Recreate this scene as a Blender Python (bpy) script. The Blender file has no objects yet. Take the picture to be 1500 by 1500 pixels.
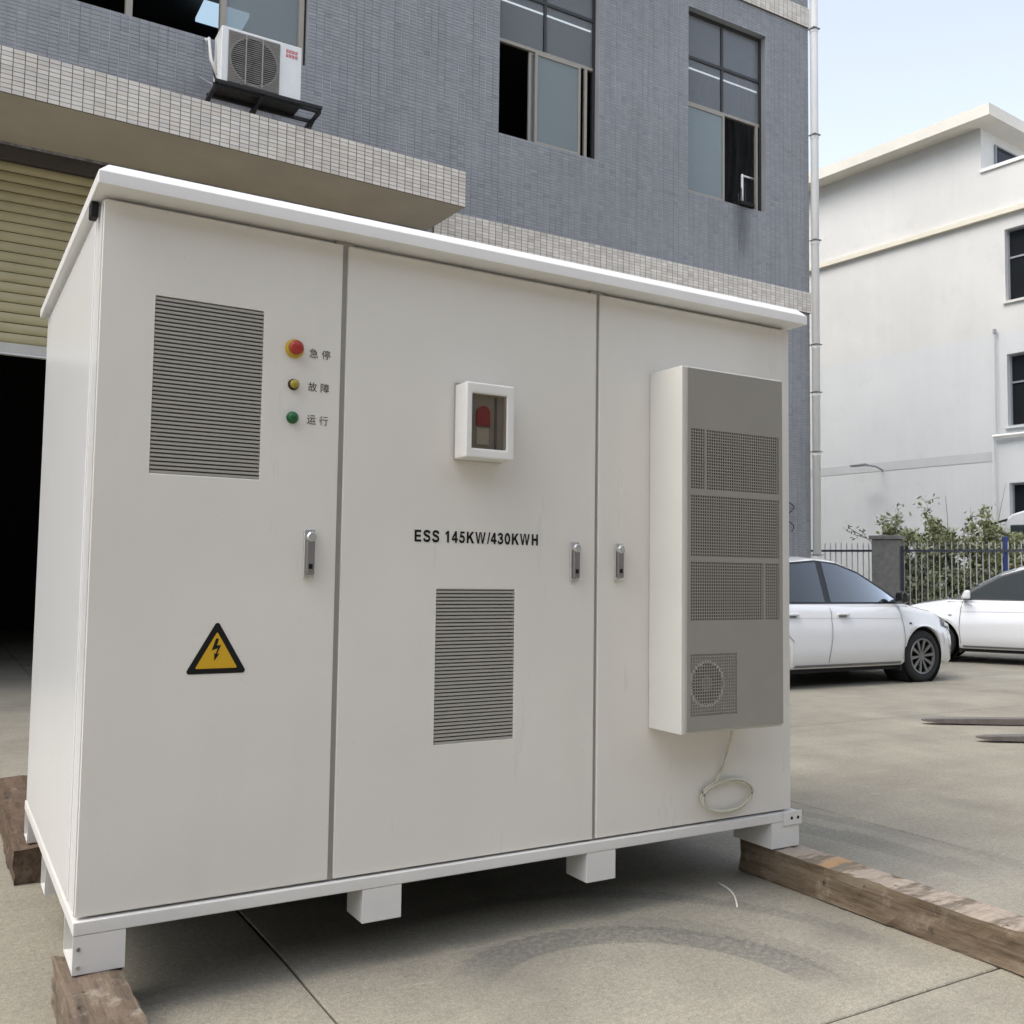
import bpy, bmesh, math, random
import numpy as np
from mathutils import Vector, Matrix

random.seed(7)
rng = np.random.default_rng(7)
SC = bpy.context.scene
COL = SC.collection
R = math.radians

# ------------------------------------------------------------------ camera
CAM_LOC = Vector((-0.3836, -3.0182, 1.2724))
YAW, PITCH, ROLL, FPX = R(30.602), R(3.710), R(0.795), 1426.92
fw = Vector((math.sin(YAW)*math.cos(PITCH), math.cos(YAW)*math.cos(PITCH), math.sin(PITCH)))
rt0 = Vector((math.cos(YAW), -math.sin(YAW), 0)); up0 = rt0.cross(fw)
rt = rt0*math.cos(ROLL)+up0*math.sin(ROLL); up = up0*math.cos(ROLL)-rt0*math.sin(ROLL)
cam_d = bpy.data.cameras.new('camera'); cam = bpy.data.objects.new('camera', cam_d); COL.objects.link(cam)
m3 = Matrix((rt, up, -fw)).transposed()
cam.matrix_world = Matrix.Translation(CAM_LOC) @ m3.to_4x4()
cam_d.sensor_width = 36.0; cam_d.sensor_fit = 'HORIZONTAL'; cam_d.lens = 36.0*FPX/1500.0
cam_d.clip_start = 0.05; cam_d.clip_end = 3000
SC.camera = cam

# ------------------------------------------------------------------ hazy bright sky: a broad veiled sun high on the left, no sharp shadows
TO_SUN = Vector((-0.56, 0.08, 0.83)).normalized()
SUN_EL = math.asin(TO_SUN.z); SUN_ROT = math.atan2(TO_SUN.x, TO_SUN.y)
world = bpy.data.worlds.new('World'); SC.world = world; world.use_nodes = True
wn, wl = world.node_tree.nodes, world.node_tree.links
for n in list(wn): wn.remove(n)
wo = wn.new('ShaderNodeOutputWorld'); bg = wn.new('ShaderNodeBackground'); sky = wn.new('ShaderNodeTexSky')
sky.sky_type = 'NISHITA'; sky.sun_disc = False
sky.sun_elevation = SUN_EL; sky.sun_rotation = SUN_ROT
sky.air_density = 1.0; sky.dust_density = 3.0; sky.ozone_density = 1.0; sky.altitude = 0
hsv = wn.new('ShaderNodeHueSaturation'); hsv.inputs['Saturation'].default_value = 0.47
wl.new(sky.outputs[0], hsv.inputs['Color']); wl.new(hsv.outputs[0], bg.inputs[0]); wl.new(bg.outputs[0], wo.inputs[0])
bg.inputs[1].default_value = 0.13
sun_d = bpy.data.lights.new('sun', 'SUN'); sun_d.energy = 0.5; sun_d.angle = R(40); sun_d.color = (1.0, .94, .85)
sun = bpy.data.objects.new('sun', sun_d); COL.objects.link(sun)
sun.rotation_euler = TO_SUN.to_track_quat('Z', 'Y').to_euler(); sun.location = TO_SUN*60
vs = SC.view_settings
vs.view_transform = 'Standard'; vs.look = 'None'; vs.gamma = 1.0; vs.use_curve_mapping = False
vs.exposure = 1.48
SC.cycles.use_denoising = True
SC.cycles.max_bounces = 8; SC.cycles.transparent_max_bounces = 12

# ------------------------------------------------------------------ materials
MATS = {}
def srgb(r, g, b):
    f = lambda c: (c/255/12.92) if c/255 <= .04045 else ((c/255+.055)/1.055)**2.4
    return (f(r), f(g), f(b))
class NT:
    def __init__(s, name):
        s.m = bpy.data.materials.new(name); s.m.use_nodes = True
        s.n = s.m.node_tree.nodes; s.l = s.m.node_tree.links
        s.b = s.n.get('Principled BSDF'); s.o = s.n.get('Material Output')
        MATS[name] = s.m
    def new(s, t, **kw):
        n = s.n.new(t)
        for k, v in kw.items(): setattr(n, k, v)
        return n
    def link(s, a, b): s.l.new(a, b)
    def coord(s, kind='Object', scale=(1,1,1)):
        if kind == 'World':
            g = s.new('ShaderNodeNewGeometry'); out = g.outputs['Position']
        else:
            g = s.new('ShaderNodeTexCoord'); out = g.outputs[kind]
        mp = s.new('ShaderNodeMapping'); mp.inputs['Scale'].default_value = scale
        s.link(out, mp.inputs[0]); return mp.outputs[0]
    def noise(s, vec, scale, detail=4, rough=.6, out='Fac'):
        n = s.new('ShaderNodeTexNoise'); n.inputs['Scale'].default_value = scale
        n.inputs['Detail'].default_value = detail; n.inputs['Roughness'].default_value = rough
        s.link(vec, n.inputs['Vector']); return n.outputs[out]
    def ramp(s, fac, stops):
        r = s.new('ShaderNodeValToRGB'); e = r.color_ramp.elements
        while len(e) > 1: e.remove(e[-1])
        e[0].position = stops[0][0]; e[0].color = (*stops[0][1], 1) if len(stops[0][1]) == 3 else stops[0][1]
        for p, c in stops[1:]:
            x = e.new(p); x.color = (*c, 1)
        s.link(fac, r.inputs[0]); return r.outputs[0]
    def mix(s, fac, a, b, mode='MIX'):
        n = s.new('ShaderNodeMix', data_type='RGBA', blend_type=mode)
        for i, v in ((0, fac), (6, a), (7, b)):
            if isinstance(v, (int, float)): n.inputs[i].default_value = v
            elif isinstance(v, tuple): n.inputs[i].default_value = (*v, 1)
            else: s.link(v, n.inputs[i])
        return n.outputs[2]
    def math(s, op, a, b=None, c=None):
        n = s.new('ShaderNodeMath', operation=op)
        for i, v in enumerate((a, b, c)):
            if v is None: continue
            if isinstance(v, (int, float)): n.inputs[i].default_value = v
            else: s.link(v, n.inputs[i])
        return n.outputs[0]
    def bump(s, h, strength=.3, dist=.01):
        n = s.new('ShaderNodeBump'); n.inputs['Strength'].default_value = strength; n.inputs['Distance'].default_value = dist
        s.link(h, n.inputs['Height']); s.link(n.outputs[0], s.b.inputs['Normal'])
    def color(s, c):
        if isinstance(c, tuple): s.b.inputs['Base Color'].default_value = (*c, 1)
        else: s.link(c, s.b.inputs['Base Color'])
    def set(s, **kw):
        for k, v in kw.items(): s.b.inputs[k.replace('_', ' ')].default_value = v
def simple(name, c, rough=.5, metal=0.0, var=.06, scale=6.0, bump=0.0, kind='Object', stretch=(1,1,1), coat=0.0, spec=.5):
    t = NT(name); v = t.coord(kind, stretch); f = t.noise(v, scale, 5)
    lo = tuple(max(0, x*(1-var)) for x in c); hi = tuple(min(1, x*(1+var)) for x in c)
    t.color(t.ramp(f, [(.25, lo), (.75, hi)])); t.set(Roughness=rough, Metallic=metal)
    t.b.inputs['Specular IOR Level'].default_value = spec
    if coat: t.b.inputs['Coat Weight'].default_value = coat; t.b.inputs['Coat Roughness'].default_value = .04
    if bump: t.bump(t.noise(v, scale*8, 3), bump, .004)
    return t.m

def powder(name, c, rough, dust, stretch):
    t = NT(name); v = t.coord('World'); a = t.noise(v, 1.1, 5, .55); b = t.noise(t.coord('World', stretch), 5, 6, .65); g = t.noise(v, 420, 2, .5)
    col = t.ramp(a, [(.3, tuple(x*.955 for x in c)), (.7, tuple(x*1.035 for x in c))])
    col = t.mix(t.ramp(b, [(.54, (0,)*3), (.80, (.38,)*3)]), col, dust)
    col = t.mix(.18, col, t.ramp(g, [(.3, (.9,)*3), (.7, (1.08,)*3)]), 'MULTIPLY')
    sp = t.noise(v, 55, 2, .5); col = t.mix(t.ramp(sp, [(.745, (0,)*3), (.77, (.35,)*3)]), col, tuple(x*.55 for x in c))
    t.color(col)
    r = t.ramp(b, [(.3, (rough-.07,)*3), (.75, (rough+.10,)*3)]); t.link(r, t.b.inputs['Roughness'])
    h = t.math('ADD', t.math('MULTIPLY', t.noise(v, 2.4, 2, .4), 1.0), t.math('MULTIPLY', g, .010)); t.bump(h, .22, .010)
powder('cab_paint', (.725, .70, .645), .32, (.66, .63, .565), (1, 1, .16))
simple('cab_side_paint', (.70, .705, .70), .22, 0, .025, 1.3, 0, 'World')
simple('cab_white', (.80, .795, .78), .3, 0, .03, 4, .02, 'World')
simple('cab_frame', (.70, .69, .66), .35, 0, .05, 6, .05, 'World')
simple('cab_inner', (.34, .33, .30), .5)
simple('under_shade_dark', (.025, .024, .022), .8)  # near-black, deepens the shade under the cabinet
simple('unit_housing', (.60, .595, .555), .35, 0, .03, 4, .03, 'World')
simple('unit_front', (.27, .255, .225), .4, 0, .05, 5, .04, 'World')
simple('void', (.012, .012, .012), .8)
simple('louver', (.37, .355, .32), .45)
simple('vent_dark', (.25, .24, .21), .8)
simple('plastic_white', (.78, .78, .75), .35)
simple('plastic_grey', (.24, .225, .20), .5)
simple('box_plastic', (.74, .73, .70), .35)
simple('lamp_red', (.24, .010, .014), .3)
simple('red_button', (.36, .028, .018), .3)
simple('yellow', (.50, .35, .03), .4)
simple('sign_yellow', (.62, .36, .008), .45)
simple('green_lens', (.004, .10, .028), .25)
simple('amber_lens', (.34, .26, .03), .2)
simple('black', (.010, .010, .010), .6, spec=.2)
simple('ink', (.010, .010, .011), .7, spec=.15)
simple('ink_brown', (.045, .037, .03), .7, spec=.15)
simple('chrome', (.62, .62, .60), .25, .8)
simple('steel_dark', (.25, .24, .23), .4, .6)
simple('hose', (.58, .56, .45), .3)
simple('soffit', (.50, .455, .385), .85, 0, .10, 1.5, .1, 'World')
simple('lintel', (.09, .08, .075), .9)
simple('shutter', (.47, .415, .25), .5, 0, .10, 3, .05, 'World')
simple('shutter_bar', (.55, .54, .50), .5)
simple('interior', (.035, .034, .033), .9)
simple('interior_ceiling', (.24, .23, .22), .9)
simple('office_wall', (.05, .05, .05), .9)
simple('alu_frame', (.33, .30, .25), .45, .35)
simple('alu_dark', (.035, .035, .035), .4, .2)
simple('pipe_white', (.72, .72, .70), .45, 0, .06, 3)
simple('ac_white', (.76, .77, .76), .4, 0, .05, 5)
simple('ac_grille', (.30, .285, .26), .5)
simple('ac_wire', (.21, .20, .185), .5)
simple('ac_dark', (.085, .078, .07), .6)
simple('fan_blade', (.060, .056, .052), .6)
simple('logo_red', (.60, .09, .12), .5)
simple('bracket', (.018, .018, .018), .5, .3, .3, 20)
simple('bracket_light', (.32, .33, .36), .5, .5)
simple('cable_black', (.02, .02, .02), .6)
simple('tyre', (.018, .018, .018), .85)
simple('rim_silver', (.22, .22, .22), .35, .7)
simple('car_white', (.79, .795, .80), .22, 0, .01, 2, 0, 'Object', (1,1,1), 1.0)
simple('car_under', (.012, .012, .012), .9)
simple('car_trim', (.012, .012, .013), .25)
simple('car_seam', (.22, .22, .22), .7)
simple('car_crease', (.50, .51, .52), .5)
simple('headlight', (.12, .13, .14), .08, .4)
simple('fork_steel', (.17, .155, .14), .55, .3, .2, 12, .1)
simple('fence_steel', (.55, .56, .55), .5, .1)
simple('fence_rail', (.07, .075, .10), .5, .2)
simple('blue_paint', (.045, .075, .25), .45, 0, .15, 8)
simple('pillar_stone', (.27, .26, .24), .9, 0, .22, 9, .3)
simple('bark', (.20, .17, .13), .9, 0, .3, 30)
simple('bus_white', (.75, .76, .76), .3)
simple('orange', (.70, .25, .12), .5)
simple('string', (.75, .72, .64), .7)
simple('slab_cream', (.66, .635, .565), .8, 0, .06, 1.2, .1, 'World')
simple('ledge_cream', (.68, .64, .53), .8, 0, .05, 2, .05, 'World')
simple('band_grey', (.50, .52, .52), .85, 0, .05, 1.5, .05, 'World')
simple('conduit_white', (.80, .80, .80), .5)

def glass(name, tint, gloss, trans, rough=.02, mix=.35, film=.30):
    t = NT(name); t.n.remove(t.b)
    tr = t.new('ShaderNodeBsdfTransparent'); tr.inputs[0].default_value = (*trans, 1)
    gl = t.new('ShaderNodeBsdfGlossy'); gl.inputs[0].default_value = (*gloss, 1); gl.inputs[1].default_value = rough
    lw = t.new('ShaderNodeLayerWeight'); lw.inputs[0].default_value = mix
    df = t.new('ShaderNodeBsdfDiffuse'); df.inputs[0].default_value = (*tint, 1)
    m1 = t.new('ShaderNodeMixShader'); m1.inputs[0].default_value = film
    m2 = t.new('ShaderNodeMixShader')
    t.link(tr.outputs[0], m1.inputs[1]); t.link(df.outputs[0], m1.inputs[2])
    t.link(lw.outputs['Fresnel'], m2.inputs[0]); t.link(m1.outputs[0], m2.inputs[1]); t.link(gl.outputs[0], m2.inputs[2])
    t.link(m2.outputs[0], t.o.inputs[0]); return t.m
glass('window_glass', (.31, .32, .33), (.85, .9, .95), (.8, .83, .85), .03, .20, .44)
glass('sash_glass', (.40, .45, .455), (.85, .92, .95), (.8, .84, .84), .04, .24, .42)
glass('car_glass', (.075, .09, .095), (.8, .85, .9), (.30, .34, .34), .02, .20, .35)
glass('clear_cover', (.25, .23, .20), (.9, .9, .9), (.92, .90, .86), .02, .06, .06)
glass('far_glass', (.05, .055, .06), (.8, .85, .9), (.25, .28, .3), .03, .18)
def emit(name, c, s):
    t = NT(name); t.b.inputs['Emission Color'].default_value = (*c, 1); t.b.inputs['Emission Strength'].default_value = s; t.color(c); return t.m
emit('led_panel', (.45, .62, .78), .38)
emit('lit_tube', (.85, .88, .9), 1.1)

def tone_tiles(name, lo, hi, rough, streak=None):
    t = NT(name); a = t.new('ShaderNodeAttribute'); a.attribute_name = 'tone'
    c = t.ramp(a.outputs['Fac'], [(0, tuple(x*.91 for x in lo)), (.04, lo), (.96, hi), (1, tuple(x*1.06 for x in hi))])
    v = t.coord('World'); f = t.noise(v, .7, 5)
    c = t.mix(.35, c, t.ramp(f, [(.3, (.75, .75, .75)), (.7, (1.15, 1.15, 1.15))]), 'MULTIPLY')
    vs_ = t.coord('World', (6, 6, .35)); g = t.noise(vs_, 1.6, 5)
    c = t.mix(.35, c, t.ramp(g, [(.35, (.80, .80, .80)), (.65, (1.12, 1.12, 1.12))]), 'MULTIPLY')
    if streak:
        # run-off stain under the sill of the right-hand window
        sx = t.new('ShaderNodeSeparateXYZ'); t.link(v, sx.inputs[0])
        mx = t.math('SUBTRACT', 1.0, t.math('SMOOTH_MIN', 1.0, t.math('DIVIDE', t.math('ABSOLUTE', t.math('SUBTRACT', sx.outputs[0], 10.22)), .24), .15))
        mz = t.math('MULTIPLY', t.math('MINIMUM', t.math('MAXIMUM', t.math('DIVIDE', t.math('SUBTRACT', sx.outputs[2], 5.95), .8), 0.0), 1.0), t.math('LESS_THAN', sx.outputs[2], 7.1))
        k = t.math('MULTIPLY', t.math('MULTIPLY', mx, mz), t.noise(t.coord('World', (14, 14, .8)), 2.0, 4))
        c = t.mix(t.math('MINIMUM', t.math('MULTIPLY', k, 1.6), .75), c, (.05, .05, .05))
    t.color(c); t.set(Roughness=rough); return t.m
tone_tiles('grey_tile', (.252, .259, .273), (.292, .299, .313), .35, True)
tone_tiles('cream_tile', (.60, .555, .485), (.76, .71, .64), .3)
def grout(name, dark, light):
    t = NT(name); v = t.coord('World', (9, 9, .8)); f = t.noise(v, 1.1, 5, .7)
    t.color(t.ramp(f, [(.42, dark), (.62, light)])); t.set(Roughness=.9); return t.m
grout('grey_grout', (.235, .242, .256), (.48, .49, .51))
simple('cream_grout', (.17, .15, .13), .9, 0, .2, 20, 0, 'World')
simple('grey_wall', (.26, .27, .285), .6, 0, .12, 1.2, .05, 'World')

def plaster():
    t = NT('white_plaster'); v = t.coord('World'); f = t.noise(v, .35, 6)
    c = t.ramp(f, [(.3, (.595, .592, .572)), (.7, (.665, .66, .638))])
    # shade line across the wall put into the colour, cooler below it
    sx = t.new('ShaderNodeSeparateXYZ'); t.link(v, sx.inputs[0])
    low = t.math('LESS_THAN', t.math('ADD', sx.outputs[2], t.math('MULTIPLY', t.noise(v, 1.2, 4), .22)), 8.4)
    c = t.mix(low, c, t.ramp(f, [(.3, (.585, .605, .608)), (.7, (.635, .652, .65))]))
    g = t.noise(t.coord('World', (1, 1, .12)), 2.2, 5)
    c = t.mix(.18, c, t.ramp(g, [(.35, (.90, .90, .90)), (.65, (1.03, 1.03, 1.03))]), 'MULTIPLY')
    pt = t.noise(v, 1.6, 6, .7); c = t.mix(t.ramp(pt, [(.56, (0,)*3), (.68, (.30,)*3)]), c, (.52, .52, .50))
    dr = t.noise(t.coord('World', (5, 5, .18)), 1.5, 5, .6); c = t.mix(t.ramp(dr, [(.60, (0,)*3), (.74, (.14,)*3)]), c, (.44, .44, .42))
    t.color(c); t.set(Roughness=.85); t.bump(t.noise(v, 30, 3), .25, .012)
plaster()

def concrete():
    t = NT('concrete'); v = t.coord('World')
    big = t.noise(v, .45, 6, .62); mid = t.noise(v, 2.4, 6, .65); fine = t.noise(v, 45, 4, .7); grit = t.noise(v, 210, 2, .6)
    c = t.ramp(big, [(.30, (.262, .242, .197)), (.52, (.314, .291, .239)), (.72, (.372, .346, .288))])
    c = t.mix(.45, c, t.ramp(mid, [(.30, (.72, .71, .70)), (.7, (1.22, 1.21, 1.18))]), 'MULTIPLY')
    c = t.mix(.55, c, t.ramp(fine, [(.34, (.72, .72, .72)), (.66, (1.22, 1.22, 1.2))]), 'MULTIPLY')
    c = t.mix(.55, c, t.ramp(grit, [(.38, (.62, .62, .62)), (.62, (1.30, 1.30, 1.28))]), 'MULTIPLY')
    sand = t.noise(v, 95, 3, .75); c = t.mix(.42, c, t.ramp(sand, [(.40, (.74, .74, .73)), (.60, (1.2, 1.2, 1.18))]), 'MULTIPLY')
    vo = t.new('ShaderNodeTexVoronoi'); vo.inputs['Scale'].default_value = 26; t.link(v, vo.inputs['Vector'])
    pore = t.math('MULTIPLY', t.math('LESS_THAN', vo.outputs['Distance'], .10), t.math('GREATER_THAN', t.noise(v, 7, 2), .52)); c = t.mix(t.math('MULTIPLY', pore, .6), c, (.09, .08, .065))
    oi = t.new('ShaderNodeObjectInfo')
    c = t.mix(.45, c, t.ramp(oi.outputs['Random'], [(0, (.90, .90, .89)), (1, (1.08, 1.08, 1.08))]), 'MULTIPLY')
    st = t.noise(t.coord('World', (.35, 2.2, 1)), 1.3, 6, .7)
    c = t.mix(.22, c, t.ramp(st, [(.35, (.70, .70, .68)), (.65, (1.18, 1.17, 1.14))]), 'MULTIPLY')
    # pale scuffs and thin drag marks
    sc_ = t.noise(t.coord('World', (.5, 6, 1)), 2.2, 6, .75); c = t.mix(t.ramp(sc_, [(.60, (0,)*3), (.70, (.35,)*3)]), c, (.50, .46, .38))
    # dark damp blotches
    bl = t.noise(v, 1.1, 3, .5)
    c = t.mix(t.ramp(bl, [(.56, (0, 0, 0)), (.74, (.40, .40, .40))]), c, (.14, .135, .115))
    # tyre marks of a truck turning on the spot: arcs round a centre
    sx = t.new('ShaderNodeSeparateXYZ'); t.link(v, sx.inputs[0]); X, Y = sx.outputs[0], sx.outputs[1]
    def arc(cx, cy, r0, r1, a0, a1, teeth, amp, strength, c):
        dx = t.math('SUBTRACT', X, cx); dy = t.math('SUBTRACT', Y, cy)
        rr = t.math('SQRT', t.math('ADD', t.math('MULTIPLY', dx, dx), t.math('MULTIPLY', dy, dy)))
        an = t.math('ARCTAN2', dy, dx)
        saw = t.math('MULTIPLY', t.math('FRACT', t.math('MULTIPLY', an, teeth)), amp)
        rs = t.math('SUBTRACT', rr, saw)
        def step(e, val, w): return t.math('MINIMUM', t.math('MAXIMUM', t.math('DIVIDE', t.math('SUBTRACT', val, e), w), 0.0), 1.0)
        k = t.math('MULTIPLY', step(r0, rr, .014), t.math('SUBTRACT', 1.0, step(r1, rs, .014)))
        k = t.math('MULTIPLY', k, t.math('MULTIPLY', step(a0, an, .35), t.math('SUBTRACT', 1.0, step(a1, an, .45))))
        nz = t.noise(v, 42, 5, .8)
        k = t.math('MULTIPLY', k, t.math('MULTIPLY', t.ramp(nz, [(.36, (.15,)*3), (.60, (1,)*3)]), strength))
        return t.mix(k, c, (.085, .09, .088))
    c = arc(1.52, -.70, .515, .665, -.30, 2.0, 9.0, .020, .64, c)
    c = arc(1.45, -.74, 1.055, 1.13, -.1, 1.6, 8.0, .03, .45, c)
    c = arc(1.50, -.72, .66, .78, -.35, .9, 9.0, .035, .30, c)
    c = arc(.9, -.1, 2.60, 2.78, -.25, .45, 5.0, .05, .38, c)
    c = arc(.9, -.1, 2.93, 3.03, -.3, .35, 4.0, .04, .30, c)
    t.color(c); t.set(Roughness=.82)
    h = t.math('ADD', t.math('MULTIPLY', mid, .6), t.math('ADD', t.math('MULTIPLY', fine, .3), t.math('MULTIPLY', grit, .12)))
    t.bump(h, .35, .012)
concrete()
simple('joint_dark', (.05, .045, .04), .95)

def wood(name, lo, hi, pale, stretch):
    t = NT(name); v = t.coord('Object', stretch); f = t.noise(v, 5, 8, .7); g = t.noise(t.coord('Object'), 9, 5, .7)
    c = t.ramp(f, [(.28, lo), (.5, hi), (.72, tuple(x*1.4 for x in hi))])
    c = t.mix(t.ramp(g, [(.55, (0,)*3), (.70, (.75,)*3)]), c, pale)
    k = t.noise(t.coord('Object'), 22, 3, .5)
    c = t.mix(t.ramp(k, [(.68, (0,)*3), (.74, (.85,)*3)]), c, (.02, .015, .01))
    t.color(c); t.set(Roughness=.85); t.bump(t.math('ADD', f, g), .7, .012)
wood('old_wood', (.045, .032, .021), (.145, .108, .076), (.36, .32, .26), (6, .55, 6))
wood('dark_wood', (.035, .022, .014), (.115, .075, .048), (.20, .16, .12), (6, .55, 6))
def worn():
    t = NT('worn_wood'); v = t.coord('Object', (6, .55, 6)); f = t.noise(v, 5, 8, .7); g = t.noise(t.coord('Object'), 9, 5, .7)
    c = t.ramp(f, [(.26, (.034, .025, .016)), (.48, (.138, .099, .062)), (.66, (.19, .155, .11)), (.78, (.30, .26, .20))])
    c = t.mix(t.ramp(g, [(.56, (0,)*3), (.72, (.6,)*3)]), c, (.32, .27, .21))
    ge = t.new('ShaderNodeNewGeometry'); sn = t.new('ShaderNodeSeparateXYZ'); t.link(ge.outputs['True Normal'], sn.inputs[0])
    sp = t.new('ShaderNodeSeparateXYZ'); t.link(ge.outputs['Position'], sp.inputs[0])
    top = t.math('GREATER_THAN', sn.outputs[2], .6)
    # the upper face is scuffed down to pale wood in patches across the beam
    p = t.noise(t.coord('Object', (1.3, 5.5, 1)), 1.9, 5, .65)
    pale = t.mix(t.noise(t.coord('Object', (3, 30, 1)), 4, 4), (.50, .43, .36), (.24, .19, .14))
    oy = t.math('SUBTRACT', 1.0, t.math('MINIMUM', t.math('DIVIDE', t.math('ABSOLUTE', t.math('SUBTRACT', sp.outputs[1], -.27)), .11), 1.0))
    pale = t.mix(t.math('MULTIPLY', oy, .9), pale, (.40, .23, .09))
    base = t.mix(top, c, t.mix(.5, c, (.17, .15, .12)))
    k = t.math('MULTIPLY', top, t.ramp(p, [(.43, (0,)*3), (.52, (.95,)*3)]))
    c = t.mix(k, base, pale)
    kn = t.noise(t.coord('Object'), 22, 3, .5)
    c = t.mix(t.ramp(kn, [(.68, (0,)*3), (.74, (.85,)*3)]), c, (.02, .015, .01))
    t.color(c); t.set(Roughness=.85); t.bump(t.math('ADD', f, g), .7, .012)
worn()
simple('wood_pale', (.42, .35, .28), .85, 0, .45, 26, .5, 'Object', (1, 4, 1))
simple('wood_orange', (.36, .22, .10), .85, 0, .4, 26, .5, 'Object', (1, 4, 1))
simple('wood_grey', (.13, .12, .095), .8, 0, .25, 30, .3)

def leaves():
    t = NT('leaf'); a = t.new('ShaderNodeAttribute'); a.attribute_name = 'tone'
    t.color(t.ramp(a.outputs['Fac'], [(0, (.06, .09, .03)), (.45, (.17, .21, .07)), (.8, (.32, .34, .16)), (1, (.55, .54, .40))]))
    t.set(Roughness=.5); t.b.inputs['Transmission Weight'].default_value = 0
leaves()

# ------------------------------------------------------------------ helpers
def wloc(o):
    v = Vector((0, 0, 0))
    while o: v = v + o.location; o = o.parent
    return v
def tag(o, label=None, cat=None, group=None, kind=None):
    if label: o['label'] = label
    if cat: o['category'] = cat
    if group: o['group'] = group
    if kind: o['kind'] = kind
    return o
def empty(name, loc=(0,0,0), parent=None):
    o = bpy.data.objects.new(name, None); COL.objects.link(o); o.empty_display_size = .2
    if parent: o.parent = parent; o.location = Vector(loc)-wloc(parent)
    else: o.location = Vector(loc)
    return o
class MB:
    def __init__(s): s.v = []; s.f = []; s.t = []
    def quad(s, a, b, c, d, tone=None):
        n = len(s.v); s.v += [tuple(a), tuple(b), tuple(c), tuple(d)]; s.f.append((n, n+1, n+2, n+3)); s.t.append(tone); return s
    def poly(s, pts, tone=None):
        n = len(s.v); s.v += [tuple(p) for p in pts]; s.f.append(tuple(range(n, n+len(pts)))); s.t.append(tone); return s
    def hexa(s, p, tone=None, skip=()):
        n = len(s.v); s.v += [tuple(q) for q in p]
        F = [(0,3,2,1),(4,5,6,7),(0,1,5,4),(1,2,6,5),(2,3,7,6),(3,0,4,7)]   # bottom, top, y0, x1, y1, x0
        for i, q in enumerate(F):
            if i in skip: continue
            s.f.append(tuple(n+k for k in q)); s.t.append(tone)
        return s
    def box(s, x0, x1, y0, y1, z0, z1, tone=None, skip=()):
        return s.hexa([(x0,y0,z0),(x1,y0,z0),(x1,y1,z0),(x0,y1,z0),(x0,y0,z1),(x1,y0,z1),(x1,y1,z1),(x0,y1,z1)], tone, skip)
    def prism(s, poly, axis, a, b):
        """poly: 2D points; axis 'x': (y,z), 'y': (x,z), 'z': (x,y)"""
        def P(q, t): return {'x': (t, q[0], q[1]), 'y': (q[0], t, q[1]), 'z': (q[0], q[1], t)}[axis]
        n = len(s.v); k = len(poly)
        s.v += [P(q, a) for q in poly]+[P(q, b) for q in poly]
        s.f.append(tuple(range(n+k-1, n-1, -1))); s.f.append(tuple(range(n+k, n+2*k)))
        for i in range(k):
            j = (i+1) % k; s.f.append((n+i, n+j, n+k+j, n+k+i))
        s.t += [None]*(k+2); return s
    def tube(s, pts, r, n=8, closed=False, caps=True):
        pts = [Vector(p) for p in pts]; rings = []
        for i, p in enumerate(pts):
            a = pts[i-1] if (i > 0 or closed) else p; b = pts[(i+1) % len(pts)] if (i < len(pts)-1 or closed) else p
            t = (b-a).normalized(); ref = Vector((0,0,1)) if abs(t.z) < .9 else Vector((1,0,0))
            u = t.cross(ref).normalized(); w = u.cross(t); rr = r[i] if isinstance(r, (list, tuple)) else r
            base = len(s.v); s.v += [tuple(p+(u*math.cos(2*math.pi*k/n)+w*math.sin(2*math.pi*k/n))*rr) for k in range(n)]; rings.append(base)
        m = len(rings)
        for i in range(m if closed else m-1):
            a, b = rings[i], rings[(i+1) % m]
            for k in range(n): s.f.append((a+k, a+(k+1) % n, b+(k+1) % n, b+k)); s.t.append(None)
        if caps and not closed:
            s.f.append(tuple(rings[0]+k for k in range(n))[::-1]); s.f.append(tuple(rings[-1]+k for k in range(n))); s.t += [None, None]
        return s
    def lathe(s, prof, c, axis, n=24, caps=True):
        """prof: (r, h) along axis direction 'x','-y','y','z'"""
        c = Vector(c); A = {'x': Vector((1,0,0)), 'y': Vector((0,1,0)), '-y': Vector((0,-1,0)), 'z': Vector((0,0,1))}[axis]
        ref = Vector((0,0,1)) if axis != 'z' else Vector((1,0,0)); u = A.cross(ref).normalized(); w = A.cross(u)
        rings = []
        for r, h in prof:
            base = len(s.v); s.v += [tuple(c+A*h+(u*math.cos(2*math.pi*k/n)+w*math.sin(2*math.pi*k/n))*r) for k in range(n)]; rings.append(base)
        for a, b in zip(rings, rings[1:]):
            for k in range(n): s.f.append((a+k, a+(k+1) % n, b+(k+1) % n, b+k)); s.t.append(None)
        if caps and prof[0][0] > 1e-6: s.f.append(tuple(rings[0]+k for k in range(n))); s.t.append(None)
        if caps and prof[-1][0] > 1e-6: s.f.append(tuple(rings[-1]+k for k in range(n))[::-1]); s.t.append(None)
        return s
    def build(s, name, mat, parent=None, bevel=0, smooth=False, fix=True, kind=None, local=False, segs=2):
        v = np.array(s.v, dtype=float); lo, hi = v.min(0), v.max(0)
        c = np.array([(lo[0]+hi[0])/2, (lo[1]+hi[1])/2, lo[2]])
        if local: c = c*0
        me = bpy.data.meshes.new(name); me.from_pydata((v-c).tolist(), [], s.f)
        if fix:
            bm = bmesh.new(); bm.from_mesh(me); bmesh.ops.recalc_face_normals(bm, faces=bm.faces); bm.to_mesh(me); bm.free()
        if any(t is not None for t in s.t):
            at = me.attributes.new('tone', 'FLOAT', 'FACE'); at.data.foreach_set('value', [t if t is not None else .5 for t in s.t])
        me.materials.append(MATS[mat] if isinstance(mat, str) else mat)
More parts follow.
